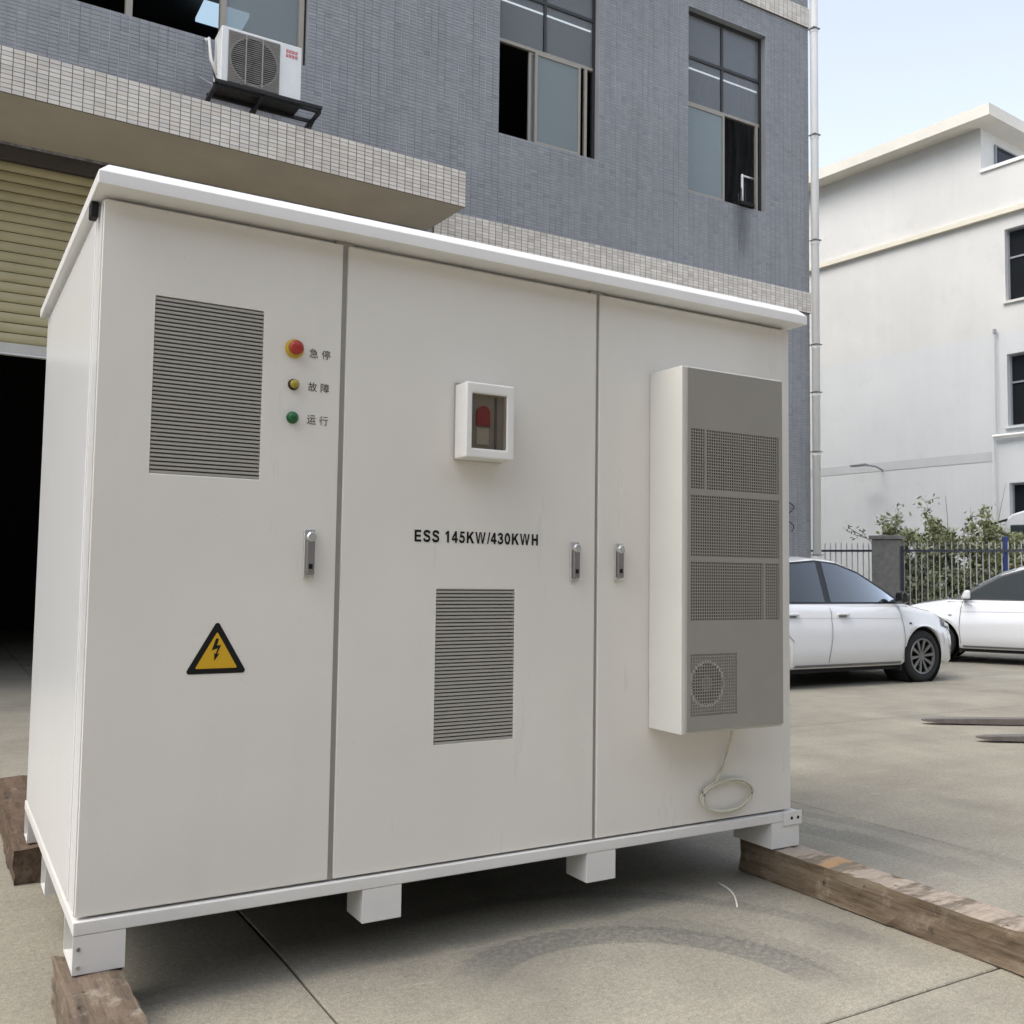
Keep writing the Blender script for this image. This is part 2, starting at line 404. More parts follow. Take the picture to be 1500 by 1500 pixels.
        if smooth:
            me.polygons.foreach_set('use_smooth', [True]*len(me.polygons))
        o = bpy.data.objects.new(name, me); COL.objects.link(o)
        if parent: o.parent = parent; o.location = Vector(c)-wloc(parent)
        else: o.location = Vector(c)
        if bevel:
            b = o.modifiers.new('bevel', 'BEVEL'); b.width = bevel; b.segments = segs; b.limit_method = 'ANGLE'; b.angle_limit = R(40)
            me.polygons.foreach_set('use_smooth', [True]*len(me.polygons))
            wn_ = o.modifiers.new('wn', 'WEIGHTED_NORMAL'); wn_.keep_sharp = True
        if kind: o['kind'] = kind
        return o
def dup(o, d, parent=None):
    c = o.copy(); COL.objects.link(c); c.location = o.location+Vector(d)
    if parent: c.parent = parent
    return c
def B(*a, **k): return MB().box(*a, **k)

def lettering(name, text, x0, x1, z0, z1, y, mat, parent, bold=.0):
    cu = bpy.data.curves.new('txt', 'FONT'); cu.body = text; cu.size = 1; cu.offset = bold; cu.resolution_u = 3
    ob = bpy.data.objects.new('txt', cu); COL.objects.link(ob)
    dg = bpy.context.evaluated_depsgraph_get(); me = bpy.data.meshes.new_from_object(ob.evaluated_get(dg))
    bpy.data.objects.remove(ob)
    if len(me.vertices) == 0: return None
    co = np.array([v.co[:] for v in me.vertices]); lo, hi = co.min(0), co.max(0)
    cx = (x0+x1)/2; me.materials.clear()
    P = wloc(parent)
    for v in me.vertices:
        x = x0+(v.co.x-lo[0])/(hi[0]-lo[0])*(x1-x0); z = z0+(v.co.y-lo[1])/(hi[1]-lo[1])*(z1-z0)
        v.co = (x-cx, 0, z-z0)
    me.materials.append(MATS[mat]); o = bpy.data.objects.new(name, me); COL.objects.link(o)
    o.parent = parent; o.location = Vector((cx, y, z0))-P; return o

# ------------------------------------------------------------------ ground
ground = MB().quad((-900,-900,-.014),(900,-900,-.014),(900,900,-.014),(-900,900,-.014)).build('ground', 'concrete')
tag(ground, 'weathered concrete yard with dark joints and curved tyre marks', 'ground', kind='structure')
jx = [.66+3.25*k for k in range(-4, 9)]; jy = [-1.0+4.05*k for k in range(-3, 6)]
MB().quad((jx[0],jy[0],-.010),(jx[-1],jy[0],-.010),(jx[-1],jy[-1],-.010),(jx[0],jy[-1],-.010)).build('joint_filler', 'joint_dark', ground)
first = None
for i in range(len(jx)-1):
    for j in range(len(jy)-1):
        g = .0045
        if first is None:
            w, h = jx[1]-jx[0], jy[1]-jy[0]
            mb = MB(); n = 14
            def wob(t, k): return .0022*math.sin(t*23+k)+.0015*math.sin(t*61+k*2)
            edge = []
            for q in range(n): edge.append((g+(w-2*g)*q/n, g+wob(q/n, 1)))
            for q in range(n): edge.append((w-g+wob(q/n, 2), g+(h-2*g)*q/n))
            for q in range(n): edge.append((w-g-(w-2*g)*q/n, h-g+wob(q/n, 3)))
            for q in range(n): edge.append((g+wob(q/n, 4), h-g-(h-2*g)*q/n))
            inner = [(w/2+(x-w/2)*(1-.008/w), h/2+(y-h/2)*(1-.008/h)) for x, y in edge]
            k = len(edge); mb.v = [(x, y, -.012) for x, y in edge]+[(x, y, -.004) for x, y in edge]+[(x, y, 0) for x, y in inner]
            for q in range(k):
                p = (q+1) % k; mb.f += [(q, p, k+p, k+q), (k+q, k+p, 2*k+p, 2*k+q)]
            mb.f.append(tuple(range(2*k, 3*k))); mb.t = [None]*len(mb.f)
            first = mb.build('concrete_slab', 'concrete', ground, fix=False)
            first.location = first.location+Vector((jx[i], jy[j], 0)); base = first.location.copy()
        else:
            dup(first, (jx[i]-jx[0], jy[j]-jy[0], 0))

# ------------------------------------------------------------------ grey factory building
FY = 8.0; X0, X1 = -32.0, 11.72; ZT = 19.6; YB = 34.0
fac = empty('factory_building', (X0/2+X1/2, FY, 0))
tag(fac, 'grey tiled factory building with cream tile bands, canopy and half-open roller shutter', 'building')
holes = [(-2.0, 3.19, 7.32, 9.98), (5.84, 7.48, 7.17, 9.98), (9.14, 10.75, 7.08, 9.98), (-3.0, 4.3, 0.0, 5.60)]
def inhole(x, z): return any(a-1e-6 < x < b+1e-6 and c-1e-6 < z < d+1e-6 for a, b, c, d in holes)
xs = sorted({X0, X1}|{h[0] for h in holes}|{h[1] for h in holes}); zs = sorted({0, ZT}|{h[2] for h in holes}|{h[3] for h in holes})
mb = MB()
for a, b in zip(xs, xs[1:]):
    for c, d in zip(zs, zs[1:]):
        if not inhole((a+b)/2, (c+d)/2): mb.quad((a,FY,c),(b,FY,c),(b,FY,d),(a,FY,d))
mb.quad((X1,FY,0),(X1,YB,0),(X1,YB,ZT),(X1,FY,ZT)); mb.quad((X0,YB,0),(X0,FY,0),(X0,FY,ZT),(X0,YB,ZT))
mb.quad((X1,YB,0),(X0,YB,0),(X0,YB,ZT),(X1,YB,ZT)); mb.quad((X0,FY,ZT),(X1,FY,ZT),(X1,YB,ZT),(X0,YB,ZT))
mb.build('wall', 'grey_grout', fac, fix=False)
REV = .20
for h in holes:
    a, b, c, d = h; mb = MB(); y1 = FY+REV
    mb.quad((a,FY,c),(a,y1,c),(a,y1,d),(a,FY,d)); mb.quad((b,FY,d),(b,y1,d),(b,y1,c),(b,FY,c)); mb.quad((a,FY,d),(a,y1,d),(b,y1,d),(b,FY,d))
    if c > 0: mb.quad((a,FY,c),(b,FY,c),(b,y1,c),(a,y1,c))
    mb.build('reveal', 'grey_wall' if c > 0 else 'lintel', fac, fix=False)
# floors and rooms inside
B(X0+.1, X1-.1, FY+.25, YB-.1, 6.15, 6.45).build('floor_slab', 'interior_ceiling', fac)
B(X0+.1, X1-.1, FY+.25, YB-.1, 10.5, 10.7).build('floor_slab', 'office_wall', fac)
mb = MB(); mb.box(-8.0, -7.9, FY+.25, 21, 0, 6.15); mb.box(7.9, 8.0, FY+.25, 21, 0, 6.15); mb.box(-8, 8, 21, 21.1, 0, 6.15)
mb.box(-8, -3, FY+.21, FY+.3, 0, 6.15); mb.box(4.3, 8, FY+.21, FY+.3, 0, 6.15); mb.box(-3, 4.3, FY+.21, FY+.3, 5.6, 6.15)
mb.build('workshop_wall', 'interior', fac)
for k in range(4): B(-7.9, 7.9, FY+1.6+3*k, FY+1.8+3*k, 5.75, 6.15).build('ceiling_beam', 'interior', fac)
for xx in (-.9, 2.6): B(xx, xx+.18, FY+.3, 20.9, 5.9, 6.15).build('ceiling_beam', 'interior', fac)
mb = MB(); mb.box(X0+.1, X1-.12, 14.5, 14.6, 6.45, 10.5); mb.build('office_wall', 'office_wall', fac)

# tiles as real geometry
def tile_field(name, mat, rects, parent, px=.10, pz=.043, gx=.0075, gz=.0025, y=FY, dep=.004, skip=()):
    mb = MB(); V = []; F = []; T = []
    for (a, b, c, d) in rects:
        nx = int(round((b-a)/px)); nz = max(1, int(round((d-c)/pz))); wx = (b-a)/nx; wz = (d-c)/nz
        for i in range(nx):
            for j in range(nz):
                x0, x1 = a+i*wx+gx/2, a+(i+1)*wx-gx/2; z0, z1 = c+j*wz+gz/2, c+(j+1)*wz-gz/2
                n = len(V); yy = y-dep-random.uniform(0, .0012); e = .0015
                V += [(x0,y,z0),(x1,y,z0),(x1,y,z1),(x0,y,z1),(x0+e,yy,z0+e),(x1-e,yy,z0+e),(x1-e,yy,z1-e),(x0+e,yy,z1-e)]
                F += [(n+4,n+5,n+6,n+7),(n,n+1,n+5,n+4),(n+1,n+2,n+6,n+5),(n+2,n+3,n+7,n+6),(n+3,n,n+4,n+7)]; T += [random.uniform(.05, .95) if random.random() > .03 else random.choice((0.0, 1.0))]*5
    mb.v, mb.f, mb.t = V, F, T
    return mb.build(name, mat, parent, fix=False, kind='stuff')
def rects_without_holes(x0, x1, z0, z1):
    hs = [h for h in holes if h[0] < x1 and h[1] > x0 and h[2] < z1 and h[3] > z0]
    cx = sorted({x0, x1}|{min(max(h[i], x0), x1) for h in hs for i in (0, 1)}); cz = sorted({z0, z1}|{min(max(h[i], z0), z1) for h in hs for i in (2, 3)})
    out = []
    for a, b in zip(cx, cx[1:]):
        for c, d in zip(cz, cz[1:]):
            if b-a > .02 and d-c > .02 and not inhole((a+b)/2, (c+d)/2): out.append((a, b, c, d))
    return out
tile_field('grey_tiles', 'grey_tile', rects_without_holes(-3.5, 11.715, 5.935, 10.40), fac)
tile_field('grey_tiles', 'grey_tile', [(-3.5, 11.715, 10.74, 12.4)], fac)
tile_field('grey_tiles', 'grey_tile', [(4.31, 11.715, 0.05, 5.585)], fac)
for (z0, z1) in ((5.59, 5.93), (10.405, 10.735)):
    B(4.9 if z0 < 7 else -3.5, 11.722, FY-.030, FY-.002, z0, z1).build('tile_band', 'cream_grout', fac)
    tile_field('cream_tiles', 'cream_tile', [(4.9 if z0 < 7 else -3.5, 11.72, z0, z1)], fac, y=FY-.030)

# canopy: slab with tiled fascia, built square and turned 2.3 degrees about its right end
can_root = empty('canopy', (4.83, 6.976, 5.60), fac)
cw = 8.0; NC = 80; NR = 10; TPX, TPZ = .10, .043
MB().hexa([(4.83-cw,6.976+.012,5.605),(4.83,6.976+.012,5.605),(4.83,7.93,5.605),(4.83-cw,8.28,5.605),(4.83-cw,6.976+.012,6.03),(4.83,6.976+.012,6.03),(4.83,7.93,6.03),(4.83-cw,8.28,6.03)]).build('canopy_slab', 'soffit', can_root)
B(4.83-cw, 4.832, 6.976, 6.976+.011, 5.60, 6.034).build('fascia_grout', 'cream_grout', can_root)
tmat = []
for k in range(7):
    t = NT('fascia_tile_%d' % k); f = t.noise(t.coord('World'), 2.2, 4)
    b0 = [(.71,.67,.60),(.67,.62,.55),(.74,.70,.64),(.65,.61,.56),(.70,.63,.55),(.73,.69,.61),(.62,.58,.51)][k]
    t.color(t.ramp(f, [(.3, tuple(x*.9 for x in b0)), (.7, tuple(x*1.06 for x in b0))])); t.set(Roughness=.3); tmat.append(t.m)
tile_me = []
for k in range(7):
    mb = MB(); x1, z1, e = TPX-.0065, TPZ-.004, .0015
    mb.v = [(0,0,0),(x1,0,0),(x1,0,z1),(0,0,z1),(e,-.004,e),(x1-e,-.004,e),(x1-e,-.004,z1-e),(e,-.004,z1-e)]
    me = bpy.data.meshes.new('tile'); me.from_pydata(mb.v, [], [(4,5,6,7),(0,1,5,4),(1,2,6,5),(2,3,7,6),(3,0,4,7)]); me.materials.append(tmat[k]); tile_me.append(me)
Pc = wloc(can_root)
c_first = int((4.83-cw) >= 0) ; start = int(round((-.35-(4.83-cw))/TPX))   # columns in view start here
far_rects = []
for i in range(start, start+30):
    for j in range(NR):
        o = bpy.data.objects.new('tile', random.choice(tile_me)); COL.objects.link(o); o.parent = can_root
        o.location = Vector((4.83-cw+i*TPX+.003, 6.976-random.uniform(0, .001), 5.602+j*TPZ+.002))-Pc
mb = tile_field('fascia_tiles', 'cream_tile', [(4.83-cw+(start+30)*TPX, 4.83, 5.602, 5.602+NR*TPZ), (4.83-cw, 4.83-cw+start*TPX, 5.602, 5.602+NR*TPZ)], can_root, y=6.976, gz=.004)
can_root.rotation_euler.z = R(2.3)

# roller shutter
sh = empty('roller_shutter', (.65, FY+.12, 3.46), fac)
prof = []
for k in range(9):
    a = k/8; prof.append((FY+.12-.020*math.sin(math.pi*a)**.7, 3.585+a*.097))
prof += [(FY+.127, 3.682), (FY+.127, 3.585)]
sl = MB().prism(prof, 'x', -2.95, 4.25).build('slat', 'shutter', sh)
for k in range(1, 18): dup(sl, (0, 0, .105*k))
B(-2.95, 4.25, FY+.10, FY+.14, 3.475, 3.58).build('bottom_bar', 'shutter_bar', sh, .006)
B(-2.97, 4.27, FY+.085, FY+.155, 3.455, 3.474).build('bottom_rail', 'pipe_white', sh)
B(-2.95, 4.25, FY+.06, FY+.19, 5.475, 5.598).build('housing', 'lintel', sh)

# windows
def window(h, transoms, mulls, sashes, name='window'):
    a, b, c, d = h; w = empty(name, ((a+b)/2, FY+.1, c), fac); y0, y1 = FY+.10, FY+.15
    mb = MB(); t = .045
    mb.box(a, a+t, y0, y1, c, d); mb.box(b-t, b, y0, y1, c, d); mb.box(a+t, b-t, y0, y1, d-t, d); mb.box(a+t, b-t, y0, y1, c, c+t*.8)
    mb.build('frame', 'alu_dark', w)
    zt0 = transoms[0]
    for z in transoms: B(a+t, b-t, y0+.003, y1-.003, z-.022, z+.022).build('transom', 'alu_frame' if z == zt0 else 'alu_dark', w)
    for m in mulls: B(m-.020, m+.020, y0+.006, y1-.006, zt0+.023, d-t).build('mullion', 'alu_dark', w)
    zz = list(transoms)+[d-.02]; xx = [a]+list(mulls)+[b]
    for z0, z1 in zip(zz, zz[1:]):
        for x0, x1 in zip(xx, xx[1:]):
            MB().box(x0+.03, x1-.03, FY+.122, FY+.128, z0+.02, z1-.02).build('pane', 'window_glass', w)
    for k, (x0, x1, yy) in enumerate(sashes):
        s = .038; z0, z1 = c+t*.8, zt0-.022; mb = MB()
        mb.box(x0, x0+s, yy, yy+.03, z0, z1); mb.box(x1-s, x1, yy, yy+.03, z0, z1); mb.box(x0+s, x1-s, yy, yy+.03, z1-s, z1); mb.box(x0+s, x1-s, yy, yy+.03, z0, z0+s)
        so = mb.build('sash', 'alu_frame', w)
        MB().box(x0+s-.004, x1-s+.004, yy+.012, yy+.018, z0+s-.004, z1-s+.004).build('pane', 'sash_glass', w)
    return w
window(holes[1], [8.53, 9.26], [6.63], [(6.46, 7.22, FY+.085), (6.38, 7.02, FY+.125)])
window(holes[2], [8.53, 9.26], [9.92], [(9.17, 9.95, FY+.085), (9.19, 9.90, FY+.125)])
B(7.29, 7.335, FY+.09, FY+.13, 7.21, 8.50).build('sash_edge', 'alu_frame', fac)
B(10.62, 10.665, FY+.09, FY+.13, 7.12, 8.50).build('sash_edge', 'alu_frame', fac)
w0 = window(holes[0], [8.53, 9.26], [-.9, .15, 1.19, 2.21], [(-1.95, -.9, FY+.12), (2.21, 3.15, FY+.085)])
for m in (1.19, 2.21, .15, -.9): B(m-.035, m+.035, FY+.075, FY+.16, 7.36, 8.5).build('post', 'alu_frame', w0)
B(3.10, 3.16, FY+.06, FY+.10, 7.33, 9.95).build('post', 'alu_frame', w0)

# downpipe at the right corner
dp = empty('downpipe', (11.77, FY-.07, 0), fac)
MB().tube([(11.795, FY-.06, 0), (11.795, FY-.06, 19)], .064, 20).build('pipe', 'pipe_white', dp, smooth=True)
for z in (10.32, 8.51, 6.74, 5.01, 4.23, 3.26, 1.6):
    MB().lathe([(.065, 0), (.070, .004), (.070, .05), (.065, .054)], (11.795, FY-.06, z), 'z', 16).build('collar', 'pipe_white', dp, smooth=False)
    B(11.715, 11.86, FY-.14, FY-.003, z+.06, z+.072).build('clamp', 'steel_dark', dp)
MB().tube([(11.22+.09*math.sin(k*.9), FY-.02-.02*abs(math.sin(k)), 2.48-.045*k) for k in range(11)], .008, 6).build('loose_cable', 'cable_black', fac, smooth=True)

# things seen in and behind the windows
lp = B(2.88, 3.60, 12.25, 12.85, 10.2, 10.26).build('ceiling_light', 'led_panel'); tag(lp, 'pale blue square ceiling light inside the top left window', 'ceiling light')
cd = MB().tube([(4.6, 8.6, 9.45), (11.4, 8.6, 9.42)], .013, 8).build('light_tube', 'lit_tube', smooth=True); tag(cd, 'long thin lit ceiling lamp running behind the upper window panes', 'lamp')
for i, (x, ztop, wdt, lab) in enumerate(((6.98, 7.79, .30, 'white tube rack end behind the closed sash of the left hand tall window'), (9.58, 7.71, -.30, 'white tube rack end behind the closed sash of the right hand tall window'), (10.44, 7.71, .30, 'white tube rack end standing in the open half of the right hand tall window'))):
    r_ = empty('tube_rack', (x, 8.21, 6.45)); tag(r_, lab, 'rack', 'white racks behind the windows')
    MB().tube([(x, 8.21, 6.45), (x, 8.21, ztop)], .020, 8).build('upright', 'conduit_white', r_, smooth=True)
    MB().tube([(x+wdt*.05, 8.21, ztop-.02), (x+wdt, 8.21, ztop-.02)], .016, 8).build('top_bar', 'conduit_white', r_, smooth=True)
    MB().tube([(x+wdt, 8.21, 6.45), (x+wdt, 8.21, ztop-.2)], .014, 8).build('upright', 'conduit_white', r_, smooth=True)
jb = empty('sill_box', (10.32, FY+.02, 7.08)); tag(jb, 'small black device with cables on the sill of the right hand tall window', 'device')
B(10.16, 10.46, FY-.05, FY+.08, 7.085, 7.15).build('case', 'black', jb, .01)
for k in range(3): MB().tube([(10.2+.07*k, FY+.03, 7.14), (10.2+.07*k, FY+.05, 7.30+.1*k)], .008, 6).build('cable', 'cable_black', jb)

# ------------------------------------------------------------------ outdoor air conditioner on the facade
ac = empty('outdoor_air_conditioner', (2.43, 7.36, 6.44)); tag(ac, 'white outdoor air conditioner with round fan grille on the grey facade', 'air conditioner')
ax0, ax1, ay0, ay1, az0, az1 = 1.995, 2.873, 7.20, 7.52, 6.445, 7.075
B(ax0, ax1, ay0, ay1, az0, az1).build('casing', 'ac_white', ac, .012)
fx, fz, fr = 2.345, 6.755, .268
B(2.065, 2.628, ay0-.004, ay0+.01, 6.475, 7.045).build('fan_panel', 'ac_grille', ac, .004)
MB().lathe([(fr, 0), (fr, .006), (fr-.02, .007), (fr-.02, .001)], (fx, ay0-.004, fz), '-y', 40, False).build('fan_ring', 'ac_grille', ac)
MB().lathe([(fr-.022, 0), (0.0, 0)], (fx, ay0-.0055, fz), '-y', 40).build('fan_opening', 'ac_dark', ac)
mb = MB()
for k in range(5):
    a = 2*math.pi*k/5; c_, s_ = math.cos(a), math.sin(a)
    P = lambda r, t: (fx+r*math.cos(a+t), ay0-.008, fz+r*math.sin(a+t))
    mb.poly([P(.05, -.4), P(.23, -.25), P(.235, .35), P(.05, .5)])
mb.build('fan_blades', 'fan_blade', ac)
mb = MB()
for k in range(-12, 13):
    z = fz+k*.0225; hw = math.sqrt(max(0, fr*fr-(z-fz)**2)) if abs(z-fz) < fr else 0
    mb.box(fx-.275, fx+.278, ay0-.014, ay0-.011, z-.0045, z+.0045)
mb.build('grille_wires', 'ac_wire', ac)
for x in (fx-.09, fx+.09): B(x-.007, x+.007, ay0-.018, ay0-.0145, fz-.275, fz+.275).build('grille_bar', 'ac_grille', ac)
mb = MB()
for j, zz in enumerate((6.975, 6.925)):
    for i in range(4):
        x = 2.695+i*.034; mb.box(x, x+.024, ay0-.004, ay0-.001, zz, zz+.010); mb.box(x, x+.007, ay0-.004, ay0-.001, zz+.012, zz+.034); mb.box(x+.014, x+.024, ay0-.004, ay0-.001, zz+.016, zz+.036)
mb.build('logo', 'logo_red', ac)
MB().tube([(ax0-.01, 7.35, 6.60), (ax0-.07, 7.36, 6.75), (ax0-.08, 7.42, 7.0), (ax0-.04, 7.7, 7.12), (ax0+.02, 8.05, 7.33)], .018, 8).build('refrigerant_pipe', 'pipe_white', ac, smooth=True)
MB().tube([(ax0-.01, 7.38, 6.55), (ax0-.04, 7.40, 6.7), (ax0-.05, 7.5, 6.95), (ax0-.01, 7.75, 7.2), (ax0+.03, 8.05, 7.34)], .009, 6).build('cable', 'cable_black', ac, smooth=True)
br = empty('wall_bracket', (2.5, 7.5, 6.3)); tag(br, 'black angle iron wall bracket carrying the outdoor air conditioner', 'bracket')
zb_ = 6.405
mb = MB()
for y in (7.13, 7.22, 7.50): mb.box(1.93, 3.10, y, y+.035, zb_, zb_+.034)
mb.build('cross_rail', 'bracket', br)
for x in (1.93, 2.42, 3.065): B(x, x+.036, 7.166, 7.99, zb_-.034, zb_-.001).build('arm', 'bracket', br)
for x in (1.945, 2.44, 3.08):
    MB().tube([(x, 7.2, zb_-.02), (x, 7.97, zb_+.42)], .012, 6).build('stay', 'bracket_light', br)
    MB().tube([(x, 7.3, zb_-.03), (x, 7.97, zb_-.26)], .010, 6).build('stay', 'bracket', br)
B(1.99, 2.9, 7.19, 7.53, zb_+.035, zb_+.040).build('tray', 'bracket', br)

# ------------------------------------------------------------------ unseen block added behind the viewer to close off the low sky
opp = empty('low_sky_block', (0, -17, 0)); tag(opp, 'long unseen block added behind the viewer to close off the low sky', 'building')
B(-40, 45, -30, -17, -.012, 12.5).build('wall', 'grey_wall', opp)
B(-40.5, 45.5, -30.5, -16.4, 12.5, 12.8).build('roof', 'band_grey', opp)
for k in range(9):
    for z in (4.6, 8.6): B(-34+8.5*k, -30+8.5*k, -17.02, -16.995, z, z+2.2).build('window', 'far_glass', opp)
for k in range(3): B(-26+22*k, -21+22*k, -17.03, -16.995, 0, 3.6).build('gate', 'shutter_bar', opp)

# ------------------------------------------------------------------ white building at the right
WO = Vector((25.3, 13.2, 0)); WD = Vector((math.cos(R(-85)), math.sin(R(-85)), 0)); WN = Vector((WD.y, -WD.x, 0))
def W(s, n, z): return WO+WD*s+WN*n+Vector((0, 0, z))     # n > 0 : out of the wall, towards the yard
def wbox(mb, s0, s1, n0, n1, z0, z1):
    return mb.hexa([W(s0,n1,z0), W(s1,n1,z0), W(s1,n0,z0), W(s0,n0,z0), W(s0,n1,z1), W(s1,n1,z1), W(s1,n0,z1), W(s0,n0,z1)])
wb = empty('white_building', (25.3, 13.2, 0)); tag(wb, 'white plastered building with set back top storey and flat overhanging roof', 'building')
wh = [(0.0, 1.9, 9.17, 11.24), (0.0, 1.9, 5.62, 7.66), (0.0, 1.9, 1.6, 4.03), (4.2, 6.1, 9.17, 11.24), (4.2, 6.1, 5.62, 7.66), (4.2, 6.1, 1.6, 4.03)]
cs = sorted({-22., 9.}|{h[i] for h in wh for i in (0, 1)}); cz = sorted({0., 13.1}|{h[i] for h in wh for i in (2, 3)})
mb = MB()
for a, b in zip(cs, cs[1:]):
    for c, d in zip(cz, cz[1:]):
        if not any(h[0]-1e-6 < (a+b)/2 < h[1]+1e-6 and h[2] < (c+d)/2 < h[3] for h in wh): mb.quad(W(a,0,c), W(b,0,c), W(b,0,d), W(a,0,d))
mb.quad(W(9,0,0), W(9,-14,0), W(9,-14,13.1), W(9,0,13.1)); mb.quad(W(-22,-14,0), W(-22,0,0), W(-22,0,13.1), W(-22,-14,13.1))
mb.quad(W(-.65,-.25,12.2), W(9,-.25,12.2), W(9,-14,12.2), W(-.65,-14,12.2)); mb.quad(W(-.65,-.25,12.2), W(9,-.25,12.2), W(9,-.25,13.1), W(-.65,-.25,13.1))
mb.quad(W(-22,-14,0), W(9,-14,0), W(9,-14,13.1), W(-22,-14,13.1))
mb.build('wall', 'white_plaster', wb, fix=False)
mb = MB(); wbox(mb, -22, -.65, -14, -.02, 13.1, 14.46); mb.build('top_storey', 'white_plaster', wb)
mb = MB(); wbox(mb, -22.5, -.05, -14.5, .62, 14.46, 14.80); mb.build('roof_slab', 'slab_cream', wb)
mb = MB(); wbox(mb, -.66, 9.1, -.30, .06, 13.10, 13.20); mb.build('parapet_cap', 'pipe_white', wb)
mb = MB(); wbox(mb, -22, 9.1, .002, .14, 11.66, 11.80); mb.build('ledge', 'ledge_cream', wb)
mb = MB(); wbox(mb, -22, -.42, .002, .010, 4.68, 4.95); mb.build('painted_band', 'band_grey', wb)
for (a, b, c, d) in wh[:6]:
    wd = empty('window', W((a+b)/2, -.1, c), wb); mb = MB()
    mb.quad(W(a,0,c), W(b,0,c), W(b,-.3,c), W(a,-.3,c)); mb.quad(W(a,0,d), W(b,0,d), W(b,-.3,d), W(a,-.3,d)); mb.quad(W(a,0,c), W(a,-.3,c), W(a,-.3,d), W(a,0,d)); mb.quad(W(b,0,c), W(b,-.3,c), W(b,-.3,d), W(b,0,d))
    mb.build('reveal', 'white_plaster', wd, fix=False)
    mb = MB(); t = .05
    for q in ((a,a+t,c,d),(b-t,b,c,d),(a+t,b-t,c,c+t),(a+t,b-t,d-t,d),(a+t,b-t,c+(d-c)*.60,c+(d-c)*.60+t),((a+b)/2-.02,(a+b)/2+.02,c+t,c+(d-c)*.60)): wbox(mb, q[0], q[1], -.22, -.16, q[2], q[3])
    mb.build('frame', 'bracket_light', wd)
    zz = [c+t, c+(d-c)*.60, d-t]; 
    mb = MB(); wbox(mb, a+t, (a+b)/2-.02, -.20, -.19, zz[0], zz[1]); mb.build('pane', 'far_glass', wd)
    mb = MB(); wbox(mb, (a+b)/2+.02, b-t, -.20, -.19, zz[0], zz[1]); mb.build('pane', 'far_glass', wd)
    mb = MB(); wbox(mb, a+t, b-t, -.20, -.19, zz[1]+t, zz[2]); mb.build('pane', 'far_glass', wd)
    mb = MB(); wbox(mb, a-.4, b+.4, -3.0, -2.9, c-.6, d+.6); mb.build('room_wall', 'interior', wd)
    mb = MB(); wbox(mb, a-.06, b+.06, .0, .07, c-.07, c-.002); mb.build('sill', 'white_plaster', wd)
# terrace window of the top storey
tw = empty('window', W(-.65, -1.6, 13.3), wb); mb = MB()
mb.hexa([W(-.648,-.75,13.35), W(-.60,-.75,13.35), W(-.60,-2.6,13.35), W(-.648,-2.6,13.35), W(-.648,-.75,14.15), W(-.60,-.75,14.15), W(-.60,-2.6,14.15), W(-.648,-2.6,14.15)]); mb.build('frame', 'bracket_light', tw)
mb = MB(); mb.quad(W(-.59,-.82,13.4), W(-.59,-2.5,13.4), W(-.59,-2.5,14.1), W(-.59,-.82,14.1)); mb.build('pane', 'far_glass', tw)
for s0 in (-.37,): MB().tube([W(s0,.10,0), W(s0,.10,5.36), W(8.5,.10,5.36)], .055, 10).build('pipe', 'pipe_white', wb, smooth=False)
MB().tube([W(-.29,.09,5.45), W(-.29,.09,8.38)], .022, 8).build('conduit', 'band_grey', wb)
MB().lathe([(.05, 0), (.05, .12), (.0, .13)], W(-.29, .09, 8.3), 'z', 8).build('conduit_head', 'bracket_light', wb)
la = empty('wall_lamp', W(-4.1, .3, 4.75), wb)
MB().tube([W(-3.95,.01,4.70), W(-3.97,.35,4.80), W(-4.1,.75,4.82)], .03, 8).build('lamp_arm', 'bracket_light', la)
mb = MB(); wbox(mb, -4.55, -4.02, .62, .86, 4.79, 4.87); mb.build('lamp_head', 'bracket_light', la, .03)

# ------------------------------------------------------------------ fence, pillar, post
FA = Vector((17.66, 13.26, 0)); FB = Vector((19.62, 9.31, 0)); FD = (FB-FA).normalized(); FN = Vector((FD.y, -FD.x, 0))
def fpt(s, n, z): return FA+FD*s+FN*n+Vector((0, 0, z))
def fbox(mb, s0, s1, n0, n1, z0, z1):
    return mb.hexa([fpt(s0,n0,z0), fpt(s1,n0,z0), fpt(s1,n1,z0), fpt(s0,n1,z0), fpt(s0,n0,z1), fpt(s1,n0,z1), fpt(s1,n1,z1), fpt(s0,n1,z1)])
PS = 1.62     # pillar position along the fence
def fence(s0, s1, label):
    f = empty('fence', fpt((s0+s1)/2, 0, 0)); tag(f, label, 'fence', 'steel fence sections along the yard')
    for z in (.32, 1.925):
        mb = MB(); fbox(mb, s0, s1, -.022, .022, z, z+.05); mb.build('rail', 'fence_rail', f)
    n = int((s1-s0)/.125); pk = None
    for k in range(n):
        s = s0+.06+k*.125
        if pk is None:
            mb = MB(); fbox(mb, s-.011, s+.011, -.036, -.024, .18, 2.10); a = fpt(s, -.03, 2.16)
            n0 = len(mb.v); mb.v.append(tuple(a)); mb.f += [(4,5,n0),(5,6,n0),(6,7,n0),(7,4,n0)]; mb.f = [q for q in mb.f if q != (4,5,6,7)]; mb.t = [None]*len(mb.f)
            pk = mb.build('picket', 'fence_steel', f)
        else: dup(pk, FD*(.125*k))
    return f
fence(-1.6, PS-.30, 'pale steel picket fence section left of the concrete pillar')
fence(PS+.30, 9.4, 'pale steel picket fence section right of the concrete pillar, in front of the shrub')
mb = MB(); fbox(mb, PS+.30, PS+.36, -.03, .03, 0, 2.05); 
pb = mb.build('fence_post', 'fence_rail'); tag(pb, 'dark square steel post where the fence meets the concrete pillar', 'post')
pil = empty('gate_pillar', fpt(PS, 0, 0)); tag(pil, 'square grey rendered gate pillar with a flat cap', 'pillar')
